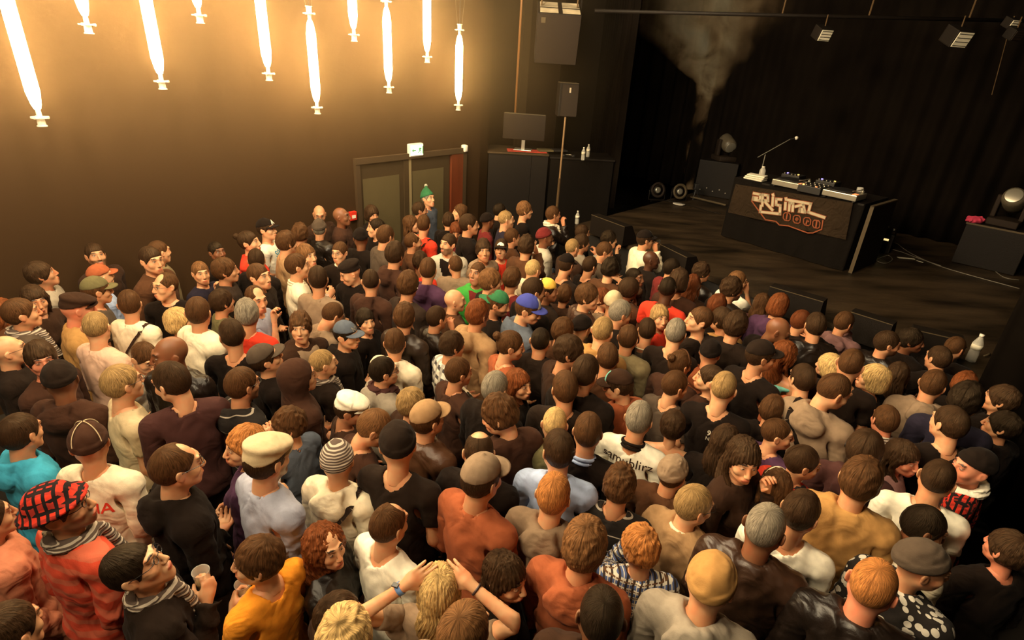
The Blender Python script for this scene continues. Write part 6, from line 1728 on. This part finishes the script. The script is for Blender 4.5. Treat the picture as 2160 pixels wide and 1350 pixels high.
# ================================================================ haze and smoke in the air
def volmat(name, dens, col, aniso, noisy=False):
    m = bpy.data.materials.new(name); m.use_nodes = True; nt = m.node_tree; nt.nodes.clear()
    o = nt.nodes.new('ShaderNodeOutputMaterial'); v = nt.nodes.new('ShaderNodeVolumeScatter')
    v.inputs['Density'].default_value = dens; v.inputs['Color'].default_value = (*col, 1); v.inputs['Anisotropy'].default_value = aniso
    if noisy:
        tc = nt.nodes.new('ShaderNodeTexCoord'); n = nt.nodes.new('ShaderNodeTexNoise'); n.inputs['Scale'].default_value = 1.7; n.inputs['Detail'].default_value = 5; n.inputs['Distortion'].default_value = .8; n.inputs['Roughness'].default_value = .6
        nt.links.new(tc.outputs['Object'], n.inputs[0])
        mr = nt.nodes.new('ShaderNodeMapRange'); mr.inputs[1].default_value = .40; mr.inputs[2].default_value = .75; mr.inputs[3].default_value = 0; mr.inputs[4].default_value = dens
        nt.links.new(n.outputs[0], mr.inputs[0])
        nt.links.new(mr.outputs[0], v.inputs['Density'])
    nt.links.new(v.outputs[0], o.inputs['Volume']); return m
b = MB(); slab(b, WP - WD * 8.8 + WN * 2.2, corner + WN * 2.2 + WD * .6, .3, ZC - .05, WN, 2.19)
hm = volmat('haze_air', .062, (1, .72, .40), .5)
_n = hm.node_tree; _v = [q for q in _n.nodes if q.type == 'VOLUME_SCATTER'][0]; _t = _n.nodes.new('ShaderNodeTexCoord'); _s = _n.nodes.new('ShaderNodeSeparateXYZ'); _m = _n.nodes.new('ShaderNodeMapRange')
_n.links.new(_t.outputs['Object'], _s.inputs[0]); _n.links.new(_s.outputs[2], _m.inputs[0]); _m.interpolation_type = 'SMOOTHSTEP'
_m.inputs[1].default_value = 1.7; _m.inputs[2].default_value = 3.7; _m.inputs[3].default_value = .004; _m.inputs[4].default_value = .062; _n.links.new(_m.outputs[0], _v.inputs['Density'])
o = b.build('haze', hm); tag(o, 'warm haze hanging in the air round the tube lamps', 'haze', kind='stuff')
# smoke column: rises from the floor lamps, leans right and spreads into a cloud
S0 = onz(1462, 405, ZS); bk = S0[1]
def sp(px, py): return onp(px, py, (0, bk, 0), (0, 1, 0))
cent = [(1462, 405, 14), (1472, 350, 20), (1488, 290, 27), (1505, 235, 34), (1520, 180, 48), (1500, 130, 95), (1495, 75, 150), (1500, 10, 190), (1505, -80, 215)]
V_ = []; F_ = []; nk = 22
for i, (px, py, rr) in enumerate(cent):
    c = sp(px, py); r = rr * np.linalg.norm(c - CAM) / FP / 1.05
    for k in range(nk):
        a = 2 * PI * k / nk; q = r * (1 + .16 * math.sin(3 * a + i * 1.7) + .10 * math.sin(5 * a - i))
        V_.append((c[0] + q * math.cos(a), c[1] + .3 + q * .75 * math.sin(a) , c[2]))
for i in range(len(cent) - 1):
    for k in range(nk): F_.append((i * nk + k, i * nk + (k + 1) % nk, (i + 1) * nk + (k + 1) % nk, (i + 1) * nk + k))
F_.append(tuple(range(nk))[::-1]); F_.append(tuple((len(cent) - 1) * nk + k for k in range(nk)))
zz = [sp(px, py)[2] for px, py, rr in cent]; cxs = [sp(px, py)[0] for px, py, rr in cent]; rs = [rr * np.linalg.norm(sp(px, py) - CAM) / FP / 1.05 for px, py, rr in cent]
m = bpy.data.materials.new('smoke_cloud'); m.use_nodes = True; nt = m.node_tree; nt.nodes.clear(); NN = nt.nodes; LL = nt.links
out = NN.new('ShaderNodeOutputMaterial'); vs = NN.new('ShaderNodeVolumeScatter'); vs.inputs['Color'].default_value = (1, .60, .30, 1); LL.new(vs.outputs[0], out.inputs['Volume'])
tc = NN.new('ShaderNodeTexCoord'); sx = NN.new('ShaderNodeSeparateXYZ')
nw = NN.new('ShaderNodeTexNoise'); nw.inputs['Scale'].default_value = 1.1; nw.inputs['Detail'].default_value = 2; LL.new(tc.outputs['Object'], nw.inputs[0])
sc_ = NN.new('ShaderNodeVectorMath'); sc_.operation = 'MULTIPLY_ADD'; sc_.inputs[1].default_value = (.9, .9, .2); sc_.inputs[2].default_value = (-.45, -.45, -.1); LL.new(nw.outputs['Color'], sc_.inputs[0])
ad = NN.new('ShaderNodeVectorMath'); ad.operation = 'ADD'; LL.new(tc.outputs['Object'], ad.inputs[0]); LL.new(sc_.outputs[0], ad.inputs[1]); LL.new(ad.outputs[0], sx.inputs[0])
def M2(op, a, b_=None, clamp=False):
    n = NN.new('ShaderNodeMath'); n.operation = op; n.use_clamp = clamp
    for i_, v in enumerate((a, b_)):
        if v is None: continue
        if isinstance(v, (int, float)): n.inputs[i_].default_value = v
        else: LL.new(v, n.inputs[i_])
    return n.outputs[0]
z0_, z1_ = zz[0], zz[-1]; tz = M2('DIVIDE', M2('SUBTRACT', sx.outputs[2], z0_), z1_ - z0_)
rp = NN.new('ShaderNodeValToRGB'); LL.new(tz, rp.inputs[0]); cr = rp.color_ramp
x0_ = min(cxs) - .1; xr = max(cxs) - x0_ + .1; rm = max(rs)
for i_ in range(len(cent)):
    pos = (zz[i_] - z0_) / (z1_ - z0_); e_ = cr.elements[0] if i_ == 0 else (cr.elements[-1] if i_ == len(cent) - 1 else cr.elements.new(pos))
    e_.position = pos; e_.color = ((cxs[i_] - x0_) / xr, rs[i_] / rm, 0, 1)
sr = NN.new('ShaderNodeSeparateColor'); LL.new(rp.outputs[0], sr.inputs[0])
cx_ = M2('ADD', M2('MULTIPLY', sr.outputs[0], xr), x0_); rr_ = M2('MULTIPLY', sr.outputs[1], rm)
dx = M2('SUBTRACT', sx.outputs[0], cx_); dy = M2('DIVIDE', M2('SUBTRACT', sx.outputs[1], bk + .3), .75)
di = M2('DIVIDE', M2('SQRT', M2('ADD', M2('MULTIPLY', dx, dx), M2('MULTIPLY', dy, dy))), rr_)
fall = M2('SUBTRACT', 1.0, M2('MULTIPLY', di, 1.1), True)
n = NN.new('ShaderNodeTexNoise'); n.inputs['Scale'].default_value = 2.0; n.inputs['Detail'].default_value = 5; n.inputs['Roughness'].default_value = .62; n.inputs['Distortion'].default_value = .6; LL.new(tc.outputs['Object'], n.inputs[0])
mr = NN.new('ShaderNodeMapRange'); mr.inputs[1].default_value = .36; mr.inputs[2].default_value = .68; LL.new(n.outputs[0], mr.inputs[0])
thick = M2('DIVIDE', 6.0, rr_)
LL.new(M2('MULTIPLY', M2('MULTIPLY', fall, mr.outputs[0]), thick), vs.inputs['Density'])
V_ = [(x, y, z) for (x, y, z) in V_]
o = mesh_obj('smoke', V_, F_, m, None, False); tag(o, 'smoke rising from the floor lamps and spreading over the stage', 'smoke', kind='stuff')
